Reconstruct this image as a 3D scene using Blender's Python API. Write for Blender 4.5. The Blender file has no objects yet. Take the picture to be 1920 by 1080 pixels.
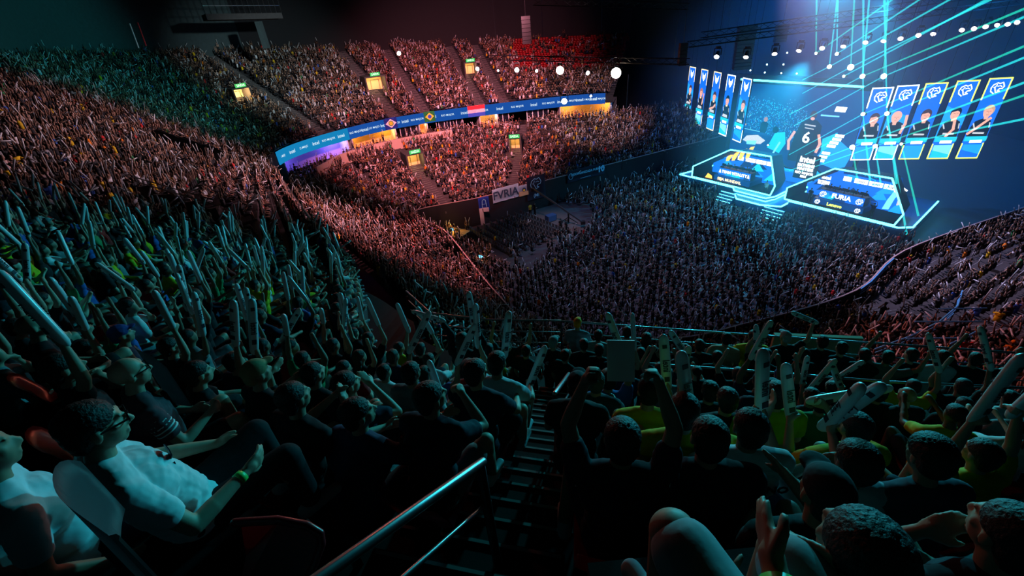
import bpy, bmesh, math, random
import numpy as np
from mathutils import Vector, Matrix
random.seed(11); RNG = np.random.default_rng(11)
SC = bpy.context.scene; COL = SC.collection
R = math.radians
# ------------------------------------------------------------------ camera
FP = 853.0; PIT = R(31.6); ROL = R(5.38); H = 23.0
cr, sr, cp, sp = math.cos(ROL), math.sin(ROL), math.cos(PIT), math.sin(PIT)
cam = bpy.data.objects.new('camera', bpy.data.cameras.new('camera')); COL.objects.link(cam)
cam.data.sensor_width = 36.0; cam.data.lens = FP / 1920 * 36.0
cam.data.clip_start = 0.05; cam.data.clip_end = 500
M = Matrix(((cr, sr, 0, 0), (-sr*sp, cr*sp, -cp, 0), (-sr*cp, cr*cp, sp, H), (0, 0, 0, 1)))
cam.matrix_world = M
SC.camera = cam
def ray(px, py):
    x = px-960; y = 540-py
    r = x*cr+y*sr; u = -x*sr+y*cr
    return Vector((r, FP*cp+u*sp, -FP*sp+u*cp))
def at(px, py, z):
    d = ray(px, py); t = (z-H)/d.z
    return Vector((d.x*t, d.y*t, z))
def proj(X, Y, Z):
    Z = Z-H; dep = Y*cp-Z*sp; u = Y*sp+Z*cp
    dep = np.where(np.abs(dep) < 1e-3, 1e-3, dep)
    r = X*FP/dep; u = u*FP/dep
    return 960+r*cr-u*sr, 540-(r*sr+u*cr), dep
# ------------------------------------------------------------------ materials
def mat(name, color, rough=.7, metal=0., emit=None, strength=0., objcol=False, noise=0., spec=.4, alpha=1.0):
    m = bpy.data.materials.new(name); m.use_nodes = True; nt = m.node_tree; b = nt.nodes['Principled BSDF']
    b.inputs['Base Color'].default_value = (*color, 1); b.inputs['Roughness'].default_value = rough
    b.inputs['Metallic'].default_value = metal; b.inputs['Specular IOR Level'].default_value = spec
    if emit is not None:
        b.inputs['Emission Color'].default_value = (*emit, 1); b.inputs['Emission Strength'].default_value = strength
    src = None
    if objcol:
        oi = nt.nodes.new('ShaderNodeObjectInfo'); src = oi.outputs['Color']
    if noise:
        tc = nt.nodes.new('ShaderNodeTexCoord'); n = nt.nodes.new('ShaderNodeTexNoise'); n.inputs['Scale'].default_value = 90 if name == 'hair' else 9 if objcol else 3
        n.inputs['Detail'].default_value = 6
        nt.links.new(tc.outputs['Object'], n.inputs['Vector'])
        mp = nt.nodes.new('ShaderNodeMapRange'); mp.inputs['To Min'].default_value = 1-noise; mp.inputs['To Max'].default_value = 1+noise
        nt.links.new(n.outputs['Fac'], mp.inputs['Value'])
        mx = nt.nodes.new('ShaderNodeMix'); mx.data_type = 'RGBA'; mx.blend_type = 'MULTIPLY'; mx.inputs['Factor'].default_value = 1
        if src is not None: nt.links.new(src, mx.inputs['A'])
        else: mx.inputs['A'].default_value = (*color, 1)
        nt.links.new(mp.outputs['Result'], mx.inputs['B']); src = mx.outputs['Result']
        bp = nt.nodes.new('ShaderNodeBump'); bp.inputs['Strength'].default_value = .9 if name == 'hair' else .35; bp.inputs['Distance'].default_value = .01
        nt.links.new(n.outputs['Fac'], bp.inputs['Height']); nt.links.new(bp.outputs['Normal'], b.inputs['Normal'])
    if src is not None: nt.links.new(src, b.inputs['Base Color'])
    return m
def emat(name, color, strength):
    m = bpy.data.materials.new(name); m.use_nodes = True; nt = m.node_tree; nt.nodes.clear()
    e = nt.nodes.new('ShaderNodeEmission'); o = nt.nodes.new('ShaderNodeOutputMaterial')
    e.inputs['Color'].default_value = (*color, 1); e.inputs['Strength'].default_value = strength
    nt.links.new(e.outputs[0], o.inputs['Surface']); return m
MT = {}
MT['concrete'] = mat('concrete', (.055, .050, .050), .9, noise=.3)
MT['step'] = mat('dark_step', (.016, .016, .018), .85, noise=.4)
MT['nosing'] = mat('step_nosing', (.34, .34, .34), .55)
MT['floor'] = mat('arena_floor', (.11, .085, .082), .6, noise=.2)
MT['black'] = mat('black_drape', (.012, .012, .014), .9)
MT['wallteal'] = mat('painted_wall', (.05, .075, .078), .9, noise=.25)
MT['roof'] = mat('roof_sheet', (.02, .02, .022), .9, noise=.5)
MT['metal'] = mat('black_steel', (.03, .03, .033), .3, .8)
MT['rail'] = mat('brushed_rail', (.22, .22, .23), .3, .9, noise=.25)
MT['chrome'] = mat('chrome', (.6, .6, .6), .2, 1.)
MT['cloth'] = mat('cloth', (1, 1, 1), .85, objcol=True, noise=.18, spec=.2)
MT['skin'] = mat('skin', (1, 1, 1), .55, objcol=True, spec=.4)
MT['hair'] = mat('hair', (1, 1, 1), .6, objcol=True, noise=.35)
MT['stick'] = mat('thunderstick_film', (.62, .64, .66), .28, spec=.6)
MT['print'] = mat('dark_print', (.02, .02, .04), .5)
MT['printed_white'] = mat('white_print', (.75, .75, .75), .6)
MT['seat_red'] = mat('red_seat_plastic', (.35, .012, .015), .3, spec=.6)
MT['seat_grey'] = mat('grey_seat_plastic', (.09, .10, .11), .55)
MT['blue_led'] = emat('blue_led', (.01, .09, .55), 1.2)
MT['plastic'] = mat('black_plastic', (.02, .02, .022), .45)
MT['glass'] = mat('dark_glass', (.01, .012, .02), .08, spec=.7)
MT['whiteframe'] = mat('white_frame', (.7, .7, .7), .5)
MT['warmwall'] = mat('warm_lit_wall', (.75, .5, .22), .8)
MT['greenvest'] = mat('wristband', (.05, .6, .1), .4)
MT['paper'] = mat('white_card', (.8, .8, .82), .6)
# ------------------------------------------------------------------ mesh helpers
def link(name, me, m=None, parent=None, loc=None):
    o = bpy.data.objects.new(name, me); COL.objects.link(o)
    if m is not None and me is not None and not me.materials: me.materials.append(m)
    if parent is not None: o.parent = parent
    if loc is not None: o.location = loc
    return o
def fin(bm, name, smooth=False):
    me = bpy.data.meshes.new(name); bm.to_mesh(me); bm.free()
    if smooth: me.polygons.foreach_set('use_smooth', [True]*len(me.polygons))
    return me
def basis(d):
    d = Vector(d).normalized(); a = Vector((0, 0, 1)) if abs(d.z) < .9 else Vector((1, 0, 0))
    x = d.cross(a).normalized(); y = d.cross(x).normalized(); return x, y, d
def box(bm, c, s, rot=None):
    c = Vector(c); vs = []
    for dx in (-.5, .5):
        for dy in (-.5, .5):
            for dz in (-.5, .5):
                v = Vector((dx*s[0], dy*s[1], dz*s[2]))
                if rot is not None: v = rot @ v
                vs.append(bm.verts.new(c+v))
    for f in ((0, 1, 3, 2), (4, 6, 7, 5), (0, 4, 5, 1), (2, 3, 7, 6), (0, 2, 6, 4), (1, 5, 7, 3)): bm.faces.new([vs[i] for i in f])
def bar(bm, p, q, w, h=None):
    h = h or w; p = Vector(p); q = Vector(q); x, y, d = basis(q-p)
    r = Matrix((x, y, d)).transposed(); box(bm, (p+q)/2, (w, h, (q-p).length), r)
def tube(bm, p, q, r1, r2=None, n=10):
    r2 = r1 if r2 is None else r2; p = Vector(p); q = Vector(q); x, y, d = basis(q-p)
    a = [bm.verts.new(p+(x*math.cos(t)+y*math.sin(t))*r1) for t in (2*math.pi*i/n for i in range(n))]
    b = [bm.verts.new(q+(x*math.cos(t)+y*math.sin(t))*r2) for t in (2*math.pi*i/n for i in range(n))]
    for i in range(n): bm.faces.new((a[i], a[(i+1) % n], b[(i+1) % n], b[i]))
    bm.faces.new(a[::-1]); bm.faces.new(b)
SEG = [0]
def capsule(bm, p, r1, q, r2, n=10, k=3):
    n += SEG[0]; k += 2 if SEG[0] else 0
    p = Vector(p); q = Vector(q)
    if (q-p).length < 1e-5: q = p+Vector((0, 0, 1e-3))
    x, y, d = basis(q-p); rings = []
    for i in range(1, k+1):
        a = math.pi/2*(1-i/k); rings.append((p-d*r1*math.sin(a), r1*math.cos(a)))
    for i in range(0, k):
        a = math.pi/2*(i/k); rings.append((q+d*r2*math.sin(a), r2*math.cos(a)))
    vr = [[bm.verts.new(c+(x*math.cos(t)+y*math.sin(t))*r) for t in (2*math.pi*j/n for j in range(n))] for c, r in rings]
    for u, v in zip(vr, vr[1:]):
        for j in range(n): bm.faces.new((u[j], u[(j+1) % n], v[(j+1) % n], v[j]))
    t0 = bm.verts.new(p-d*r1); t1 = bm.verts.new(q+d*r2)
    for j in range(n):
        bm.faces.new((t0, vr[0][(j+1) % n], vr[0][j])); bm.faces.new((t1, vr[-1][j], vr[-1][(j+1) % n]))
def ellip(bm, c, rad, rot=None, sub=2):
    sub += 1 if SEG[0] else 0
    g = bmesh.ops.create_icosphere(bm, subdivisions=sub, radius=1.0)
    for v in g['verts']:
        w = Vector((v.co.x*rad[0], v.co.y*rad[1], v.co.z*rad[2]))
        if rot is not None: w = rot @ w
        v.co = w+Vector(c)
def poly(bm, pts):
    vs = [bm.verts.new(p) for p in pts]; bm.faces.new(vs)
def prism(bm, pts, n):   # extrude polygon by vector n
    n = Vector(n); a = [bm.verts.new(Vector(p)) for p in pts]; b = [bm.verts.new(Vector(p)+n) for p in pts]
    bm.faces.new(a[::-1]); bm.faces.new(b); k = len(a)
    for i in range(k): bm.faces.new((a[i], a[(i+1) % k], b[(i+1) % k], b[i]))
from mathutils import noise as NZ
def roughen(me, amp, f, stretch=(1, 1, 1), ridged=False):
    n = len(me.vertices); co = np.empty(n*3); me.vertices.foreach_get('co', co); co = co.reshape(-1, 3); no = np.empty(n*3); me.vertex_normals.foreach_get('vector', no); no = no.reshape(-1, 3)
    q = np.array([(lambda p: (1-2*abs(NZ.noise(p))+.5*NZ.noise(p*2.3)) if ridged else NZ.noise(p))(Vector(c)) for c in co*(f*np.array(stretch))])
    me.vertices.foreach_set('co', (co+no*(amp*q)[:, None]).ravel()); me.update()
DG = None
def voxel(me, size, smooth=2, dec=None):
    o = bpy.data.objects.new('tmp', me); COL.objects.link(o)
    r = o.modifiers.new('r', 'REMESH'); r.mode = 'VOXEL'; r.voxel_size = size; r.use_smooth_shade = True
    if smooth:
        s = o.modifiers.new('s', 'SMOOTH'); s.iterations = smooth; s.factor = .5
    if dec:
        d = o.modifiers.new('d', 'DECIMATE'); d.ratio = dec
    dg = bpy.context.evaluated_depsgraph_get()
    ev = o.evaluated_get(dg); out = bpy.data.meshes.new_from_object(ev)
    bpy.data.objects.remove(o); bpy.data.meshes.remove(me)
    out.polygons.foreach_set('use_smooth', [True]*len(out.polygons))
    return out
def text_mesh(body, size, extrude=.0, bold=0., align='CENTER', shear=0.):
    c = bpy.data.curves.new('t', 'FONT'); c.body = body; c.size = size; c.extrude = extrude; c.offset = bold
    c.align_x = align; c.align_y = 'CENTER'; c.shear = shear; c.resolution_u = 2; c.space_line = .85
    o = bpy.data.objects.new('t', c); COL.objects.link(o)
    dg = bpy.context.evaluated_depsgraph_get(); me = bpy.data.meshes.new_from_object(o.evaluated_get(dg))
    bpy.data.objects.remove(o); bpy.data.curves.remove(c); return me
def frame(o, xdir, ydir):   # 4x4 with columns x, y, x cross y
    x = Vector(xdir).normalized(); y = Vector(ydir).normalized(); z = x.cross(y)
    m = Matrix((x, y, z)).transposed().to_4x4(); m.translation = Vector(o); return m
def bake(me, m):
    me.transform(m); return me
def tag(o, label, cat, group=None, kind=None):
    if label: o['label'] = label
    if cat: o['category'] = cat
    if group: o['group'] = group
    if kind: o['kind'] = kind
    return o
def struct(name, bm, m, smooth=False):
    o = link(name, fin(bm, name, smooth), m); o['kind'] = 'structure'; return o
def empty(name, loc=(0, 0, 0), rz=0.):
    o = bpy.data.objects.new(name, None); COL.objects.link(o); o.location = loc; o.rotation_euler = (0, 0, rz); o.empty_display_size = .2; return o
# ------------------------------------------------------------------ the bowl: ruled tiers between a front and a back curve
g0 = Vector((.276, .961, 0)); r0 = Vector((.961, -.276, 0))
F3 = Vector((.83, 6.0, 17.04))
UF = [(18.5, 1.7, 17.04), (12, 2.9, 17.04), (6.37, 4.41, 17.04), tuple(F3), (-2.9, 7.3, 17.0), (-5.8, 15.2, 14.8), (-10.7, 24.4, 12.8), (-18.4, 38.7, 11), (-27.1, 56.7, 10), (-21.2, 67.7, 10), (-10.6, 74.1, 10), (10.4, 77, 10), (18.7, 75.9, 10)]
UB = [(15.5, -22, 32.9), (7.5, -20.5, 32.9), (-.27, -18.7, 32.9), (-5.81, -17.13, 32.9), (-11.2, -15.3, 32.7), (-27.5, -3.5, 29.3), (-36, 13, 24.8), (-43, 43, 22.5), (-50, 66, 21.8), (-41, 88, 20), (-20, 99, 18.2), (9, 101, 17), (27, 98, 16.4)]
LF = [(36, 71, 2.6), (23.5, 65.5, 2.6), (4, 56.6, 2.6), (-2.9, 53.4, 2.6), (-10.5, 51, 2.6), (-8.5, 47, 2.6), (-6.2, 43.5, 2.6), (-1.4, 31.1, 2.6), (1.6, 26, 2.6), (9.5, 23.3, 2.6), (15.7, 24.1, 2.6), (24.7, 26.6, 2.6), (32.6, 31.7, 2.6), (47.9, 37.2, 2.6), (60, 42, 2.6)]
LB = [(34, 76.5, 7), (19.2, 75.5, 7), (10.4, 76.6, 7), (-10.6, 73.7, 7), (-21, 67.2, 7), (-24.5, 62, 7), (-26, 56.2, 7), (-17.5, 38.5, 9), (-6, 20, 11), (0, 8.5, 12), (14, 6, 12), (27, 6, 12), (42, 10, 11.5), (60, 20, 11), (74, 28, 11)]
def crom(P, u):
    P = np.asarray(P, float); u = np.clip(np.asarray(u, float), 0, len(P)-1-1e-6); i = u.astype(int); t = (u-i)[..., None]
    p0 = P[np.maximum(i-1, 0)]; p1 = P[i]; p2 = P[i+1]; p3 = P[np.minimum(i+2, len(P)-1)]
    return .5*((2*p1)+(-p0+p2)*t+(2*p0-5*p1+4*p2-p3)*t*t+(-p0+3*p1-3*p2+p3)*t**3)
class Tier:
    def __init__(s, F, B, n):
        s.F, s.B, s.n = F, B, n
        s.N = len(F)-1
        uu, kk = np.meshgrid(np.arange(0, s.N, .01), np.arange(0, n, .25)); s.uu, s.kk = uu, kk
        s.P = s.pt(uu, kk)
    def pt(s, u, k):          # k in rows (continuous plan position); z is the stepped tread height
        f = crom(s.F, u); b = crom(s.B, u); k = np.asarray(k, float)
        w = (k/s.n)[..., None]; p = f+(b-f)*w
        kz = np.floor(k+1e-6)/s.n
        p[..., 2] = f[..., 2]+(b[..., 2]-f[..., 2])*kz
        return p
    def hit(s, px, py, h=0.):
        X, Y, D = proj(s.P[..., 0], s.P[..., 1], s.P[..., 2]+h)
        d = (X-px)**2+(Y-py)**2; d[D < .3] = 1e12
        i = np.unravel_index(np.argmin(d), d.shape); return float(s.uu[i]), float(s.kk[i])
UP = Tier(UF, UB, 29); LO = Tier(LF, LB, 20)
# ------------------------------------------------------------------ the shell
def terraces(T, name, us):
    bm = bmesh.new(); prev = None
    cols = []
    for u in us:
        prof = []
        for k in range(T.n):
            a = T.pt(u, k+1e-4); b = T.pt(u, k+.9999)
            a = Vector(a); b = Vector(b)
            if k == 0: prof.append(Vector((a.x, a.y, a.z-1.0)))
            prof.append(a); prof.append(Vector((b.x, b.y, a.z)))
        cols.append([bm.verts.new(p) for p in prof])
    for c, d in zip(cols, cols[1:]):
        for i in range(len(c)-1): bm.faces.new((c[i], d[i], d[i+1], c[i+1]))
    return struct(name, bm, MT['step'] if T is UP else MT['concrete'])
terraces(UP, 'floor_upper_stand', np.linspace(0, UP.N-.001, 110))
terraces(LO, 'floor_lower_stand', np.linspace(0, LO.N-.001, 110))
bm = bmesh.new(); poly(bm, [(-70, -30, 0), (110, -30, 0), (110, 130, 0), (-70, 130, 0)]); struct('floor', bm, MT['floor'])
# walkway in front of the near upper tier, with its parapet edge
WK = [Vector(UP.pt(u, 0.)) for u in np.linspace(0, 5, 40)]
WKo = []
for i, p in enumerate(WK):
    u = 5*i/39; b = Vector(UP.pt(u, 1.)); d = (p-b); d.z = 0; d.normalize()
    w = 1.75 if u < 4.2 else 1.75*(5-u)/.8+.15
    WKo.append(p+d*w)
bm = bmesh.new()
a = [bm.verts.new((p.x, p.y, p.z-.75)) for p in WK]; b = [bm.verts.new((q.x, q.y, p.z-.75)) for p, q in zip(WK, WKo)]
c = [bm.verts.new((q.x, q.y, p.z-1.6)) for p, q in zip(WK, WKo)]
for i in range(39): bm.faces.new((a[i], a[i+1], b[i+1], b[i])); bm.faces.new((b[i], b[i+1], c[i+1], c[i]))
struct('floor_walkway', bm, MT['step'])
# upper stand underside / fascia line from section 5 onwards
def ribbon(T, u0, u1, z0, z1, n, off, name, m, kfix=0., thick=.12):
    bm = bmesh.new(); L = []
    for u in np.linspace(u0, u1, n):
        p = Vector(T.pt(u, kfix)); b_ = Vector(T.pt(u, kfix+1.)); d = p-b_; d.z = 0; d.normalize()
        q = p+d*off; L.append((q, d, p.z))
    V = [[bm.verts.new((q.x, q.y, z+z0)), bm.verts.new((q.x, q.y, z+z1)), bm.verts.new((q.x-d.x*thick, q.y-d.y*thick, z+z1)), bm.verts.new((q.x-d.x*thick, q.y-d.y*thick, z+z0))] for q, d, z in L]
    for x, y in zip(V, V[1:]):
        for j in range(4): bm.faces.new((x[j], y[j], y[(j+1) % 4], x[(j+1) % 4]))
    bm.faces.new(V[0][::-1]); bm.faces.new(V[-1])
    return bm, L
bm, _ = ribbon(UP, 5, 8, -1.2, .55, 30, .1, 'x', None); struct('trim_1', bm, MT['concrete'])
# soffit of the upper stand, back wall of the lower one
bm = bmesh.new(); us = np.linspace(4.5, 12, 60)
a = [bm.verts.new(Vector(UP.pt(u, 0.))+Vector((0, 0, -1.1))) for u in us]; b = []
for u in us:
    p = Vector(UP.pt(u, 6.)); b.append(bm.verts.new((p.x, p.y, UP.pt(u, 0.)[2]-1.1)))
c = [bm.verts.new((v.co.x, v.co.y, 3.0)) for v in b]
for i in range(59): bm.faces.new((a[i], a[i+1], b[i+1], b[i])); bm.faces.new((b[i], b[i+1], c[i+1], c[i]))
struct('wall_under_upper_stand', bm, MT['concrete'])
# front wall of the lower stand
bm, LFL = ribbon(LO, 0, 14, -2.6, .95, 90, .12, 'x', None); struct('wall_lower_stand', bm, MT['black'])
# back wall of the bowl and roof
bm = bmesh.new(); V = []
for u in np.linspace(5, 9.0, 30):
    p = UP.pt(u, 29.); V.append((bm.verts.new((p[0], p[1], p[2]-1)), bm.verts.new((p[0], p[1], 36))))
for x, y in zip(V, V[1:]): bm.faces.new((x[0], y[0], y[1], x[1]))
struct('wall_back', bm, MT['wallteal'])
bm = bmesh.new(); V = []
for u in np.linspace(9.0, 12, 30):
    p = UP.pt(u, 29.); V.append((bm.verts.new((p[0], p[1], p[2]-1)), bm.verts.new((p[0], p[1], 36))))
for x, y in zip(V, V[1:]): bm.faces.new((x[0], y[0], y[1], x[1]))
struct('wall_back_far', bm, MT['black'])
bm = bmesh.new(); box(bm, (78, 40, 18), (.5, 180, 36)); struct('wall_right', bm, MT['black'])
bm = bmesh.new(); box(bm, (45, 118, 18), (130, .5, 36)); struct('wall_far', bm, MT['black'])
bm = bmesh.new(); poly(bm, [(-75, -35, 36), (-75, 130, 36), (110, 130, 36), (110, -35, 36)]); struct('ceiling', bm, MT['roof'])
# ------------------------------------------------------------------ aisles: (tier, u, half width in m, k range)
AIS = {'U': [], 'L': []}
def ulen(T, u, k):
    a = T.pt(u-.02, k); b = T.pt(u+.02, k); return float(np.linalg.norm((b-a)[..., :2]))/.04
def near_step(T, u, k, dv):      # stair flight of one tier with white nosings, three steps a row
    pass
def flight(T, u_of_k, w, k0, k1, name, label, per=3, nose=.022, m_='step'):
    bm = bmesh.new(); nb = bmesh.new()
    for k in range(k0, k1):
        u = u_of_k(k+.5)
        for j in range(per):
            ka = k+j/per; kb = k+(j+1)/per
            p = Vector(T.pt(u, ka+1e-4)); q = Vector(T.pt(u, kb-1e-4)); z = Vector(T.pt(u, k+1e-4)).z
            zn = Vector(T.pt(u, min(k+1, T.n-1)+1e-4)).z
            z0 = z+(zn-z)*(j)/per+.004
            d = (q-p); d.z = 0; L = d.length; d.normalize(); s = Vector((d.y, -d.x, 0))
            c = (p+q)/2; c.z = z0-.12
            rot = Matrix((s, d, Vector((0, 0, 1)))).transposed()
            box(bm, c, (w, L+.02, .24), rot)
            c2 = p.copy(); c2.z = z0+.004
            box(nb, c2+d*nose/2, (w-.04, nose, .008), rot)
    o = link(name, fin(bm, name), MT[m_]); tag(o, None, None, None, 'structure')
    n_ = link('step_nosing', fin(nb, 'nosing'), MT['nosing'], o)
    return o
flight(UP, lambda k: 3.0, 1.18, 0, 10, 'floor_stair_near', None)
AIS['U'].append((3.0, .66))
AISLE_PX = [('U', (665, 130), .9), ('U', (745, 130), .9), ('U', (430, 130), .9), ('U', (840, 75), .9), ('U', (905, 120), .9), ('L', (640, 300), .6), ('L', (790, 335), .7), ('L', (975, 280), .6), ('L', (700, 420), .6), ('L', (1690, 480), .8), ('L', (1790, 620), 1.2)]
si = 0
for t, p, w in AISLE_PX:
    T = UP if t == 'U' else LO
    u, k = T.hit(*p); AIS[t].append((u, w))
    si += 1
    flight(T, (lambda uu: (lambda k: uu))(u), 2*w-.1, 0, T.n, 'floor_stair_%d' % si, None, per=2, m_='concrete')
# second level of the near stand: aisle at far left of the upper tier
# ------------------------------------------------------------------ vomitories: exit doors sunk in the stands
def exit_sign(loc, rz, label, s=1.0):
    t = empty('exit_sign', loc, rz)
    bm = bmesh.new(); box(bm, (0, 0, 0), (1.5*s, .12, .48*s)); sb = link('sign_box', fin(bm, 'b'), EXG, t)
    me = text_mesh('SAÍDA', .42*s, .004, .004); bake(me, frame((0, -.075, 0), (1, 0, 0), (0, 0, 1)))
    link('sign_lettering', me, EXW, sb); tag(t, label, 'exit sign', 'green exit signs over the doorways'); return t
EXG = emat('exit_green', (.10, .75, .18), .9); EXW = emat('exit_letters', (.8, 1., .8), 1.6)
DOORW = emat('corridor_light', (1., .55, .2), 2.0)
HOLES = {'U': [], 'L': []}
def vomitory(t, px, py, w, h, depth, sign, label, lit, k_up=3, name='stand_doorway'):
    T = UP if t == 'U' else LO
    u, k = T.hit(px, py); k = math.floor(k)
    p = Vector(T.pt(u, k+.5)); b = Vector(T.pt(u, k+1.5)); d = (b-p); d.z = 0; d.normalize(); s = Vector((d.y, -d.x, 0))
    rz = math.atan2(s.y, s.x)
    # local frame: x along the row, y backwards, z up
    e = empty(name, p, rz)
    bm = bmesh.new(); th = .2
    box(bm, (-w/2-th/2, depth/2, h/2-.3), (th, depth, h+.6)); box(bm, (w/2+th/2, depth/2, h/2-.3), (th, depth, h+.6)); box(bm, (0, depth/2, h+th/2), (w+2*th, depth, th))
    link('door_surround', fin(bm, 's'), MT['concrete'], e)
    bm = bmesh.new(); box(bm, (0, depth*.8, h/2), (w, .1, h)); link('corridor_wall', fin(bm, 'c'), MT['warmwall'] if lit else MT['black'], e)
    if lit:
        bm = bmesh.new(); box(bm, (0, depth*.45, h-.06), (w*.6, .15, .05)); link('corridor_lamp', fin(bm, 'l'), DOORW, e)
        L = bpy.data.lights.new('corridor_light', 'POINT'); L.energy = lit; L.color = (1, .62, .25); L.shadow_soft_size = .15
        lo = bpy.data.objects.new('corridor_light', L); COL.objects.link(lo); lo.parent = e; lo.location = (0, .5, h-.5)
        bm = bmesh.new(); bar(bm, (-w*.1, depth*.8-.06, .0), (-w*.1, depth*.8-.06, h*.8), .06); bar(bm, (w*.35, depth*.8-.06, 0), (w*.35, depth*.8-.06, h*.8), .06); bar(bm, (-w*.1, depth*.8-.06, h*.8), (w*.35, depth*.8-.06, h*.8), .06)
        link('door_frame', fin(bm, 'df'), MT['metal'], e)
    tag(e, label, 'doorway')
    HOLES[t].append((p, s, d, w/2+.45, depth+.3))
    if sign:
        q = p+Vector((0, 0, h+.45))-d*.12
        exit_sign(q, rz, sign)
    return e
vomitory('U', 713, 182, 3.0, 2.9, 3.2, 'exit sign over the amber doorway beside a white banner', 'amber lit exit doorway in the upper far stand beside a white banner', 320)
vomitory('U', 886, 152, 1.9, 2.6, 3.0, 'small exit sign over the narrow doorway behind the row of white lamps', 'narrow orange lit doorway in the upper far stand', 200)
vomitory('U', 466, 196, 2.2, 1.9, 2.6, 'exit sign above the white lit doorway on the left', 'white lit doorway high in the left stand', 700)
vomitory('L', 785, 322, 2.2, 2.3, 2.6, 'exit sign over the pale doorway in the lower far stand', 'pale doorway with arched side wall in the lower far stand', 160)
vomitory('L', 967, 290, 1.5, 2.2, 2.6, 'exit sign over the small doorway under the ribbon board', 'small pale doorway in the lower stand under the ribbon board', 120)
# the two long openings on the left: concrete parapets around dark stairwells
def well(pxa, pxb, t, name, label, h=1.35, depth=2.4):
    T = UP; a = T.hit(*pxa); b = T.hit(*pxb); k = (a[1]+b[1])/2
    n = 10; us = np.linspace(a[0], b[0], n); kk = np.linspace(a[1], b[1], n)
    e = empty(name, Vector(T.pt(us[0], kk[0])))
    bm = bmesh.new(); V = []
    dm = None
    for u, k in zip(us, kk):
        p = Vector(T.pt(u, k)); q = Vector(T.pt(u, k+1.)); d = q-p; d.z = 0; d.normalize(); dm = d
        zz = UP.pt(u, k)[2]
        V.append([bm.verts.new(v) for v in (Vector((p.x, p.y, zz-.6)), Vector((p.x, p.y, zz+h)), Vector((p.x, p.y, zz+h))+d*.22, Vector((p.x, p.y, zz-.6))+d*.22)])
    for x, y in zip(V, V[1:]):
        for j in range(4): bm.faces.new((x[j], y[j], y[(j+1) % 4], x[(j+1) % 4]))
    bm.faces.new(V[0][::-1]); bm.faces.new(V[-1])
    me = fin(bm, 'w'); me.transform(Matrix.Translation(-e.location)); link('parapet', me, MT['concrete'], e)
    bm = bmesh.new(); p0 = Vector(T.pt(us[0], kk[0])); p1 = Vector(T.pt(us[-1], kk[-1]))
    for s_ in (0, 1):
        a_ = p0+Vector((0, 0, h+.15+.25*s_)); b_ = p1+Vector((0, 0, h+.15+.25*s_)); tube(bm, a_, b_, .03)
    me = fin(bm, 'r'); me.transform(Matrix.Translation(-e.location)); link('handrail', me, MT['rail'], e)
    tag(e, label, 'parapet wall')
    dd = (p1-p0); dd.z = 0; L = dd.length; dd.normalize(); nn = Vector((-dd.y, dd.x, 0))
    if nn.dot(dm) < 0: nn = -nn
    HOLES['U'].append(((p0+p1)/2-nn*2.5, dd, nn, L/2, 3.1))
well((300, 272), (425, 312), 'U', 'stairwell_parapet', 'long concrete parapet with rail in the left stand, the upper one')
well((285, 388), (430, 440), 'U', 'stairwell_parapet', 'long concrete parapet over a dark stairwell in the left stand, the lower one')
# ------------------------------------------------------------------ stage
SO = Vector((25.0, 61.0, 0)); SU = Vector((.547, -.837, 0)).normalized(); SN = Vector((.837, .547, 0)).normalized()
UPV = Vector((0, 0, 1))
def SP(s, t, z): return SO+SU*s+SN*t+UPV*z
E_ = {}
def EM(key, color, strength):
    if key not in E_: E_[key] = emat('led_'+key, color, strength)
    return E_[key]
EM('cyan', (.10, .85, 1.), 5.5); EM('white', (.85, .95, 1.), 3.2); EM('blue', (.004, .12, .70), 1.89); EM('deep', (.002, .03, .16), 1.45)
EM('mid', (.01, .28, .85), 1.89); EM('teal', (.01, .50, .65), 1.74); EM('sky', (.15, .55, .85), 2.03); EM('ink', (.001, .008, .03), .8)
EM('gold', (1., .45, .05), 2.6); EM('skin', (1., .50, .38), 1.25); EM('skin2', (.55, .24, .16), 1.0); EM('hairbrown', (.10, .04, .03), .8); EM('hairblond', (.8, .5, .3), 1.0)
EM('yellow', (.75, .95, .08), 3.0); EM('amber', (1., .75, .35), 2.4); EM('jersey', (.012, .02, .03), .6); EM('patch', (.75, .8, .85), 1.1); EM('navy', (.002, .05, .22), 1.30)
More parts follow.
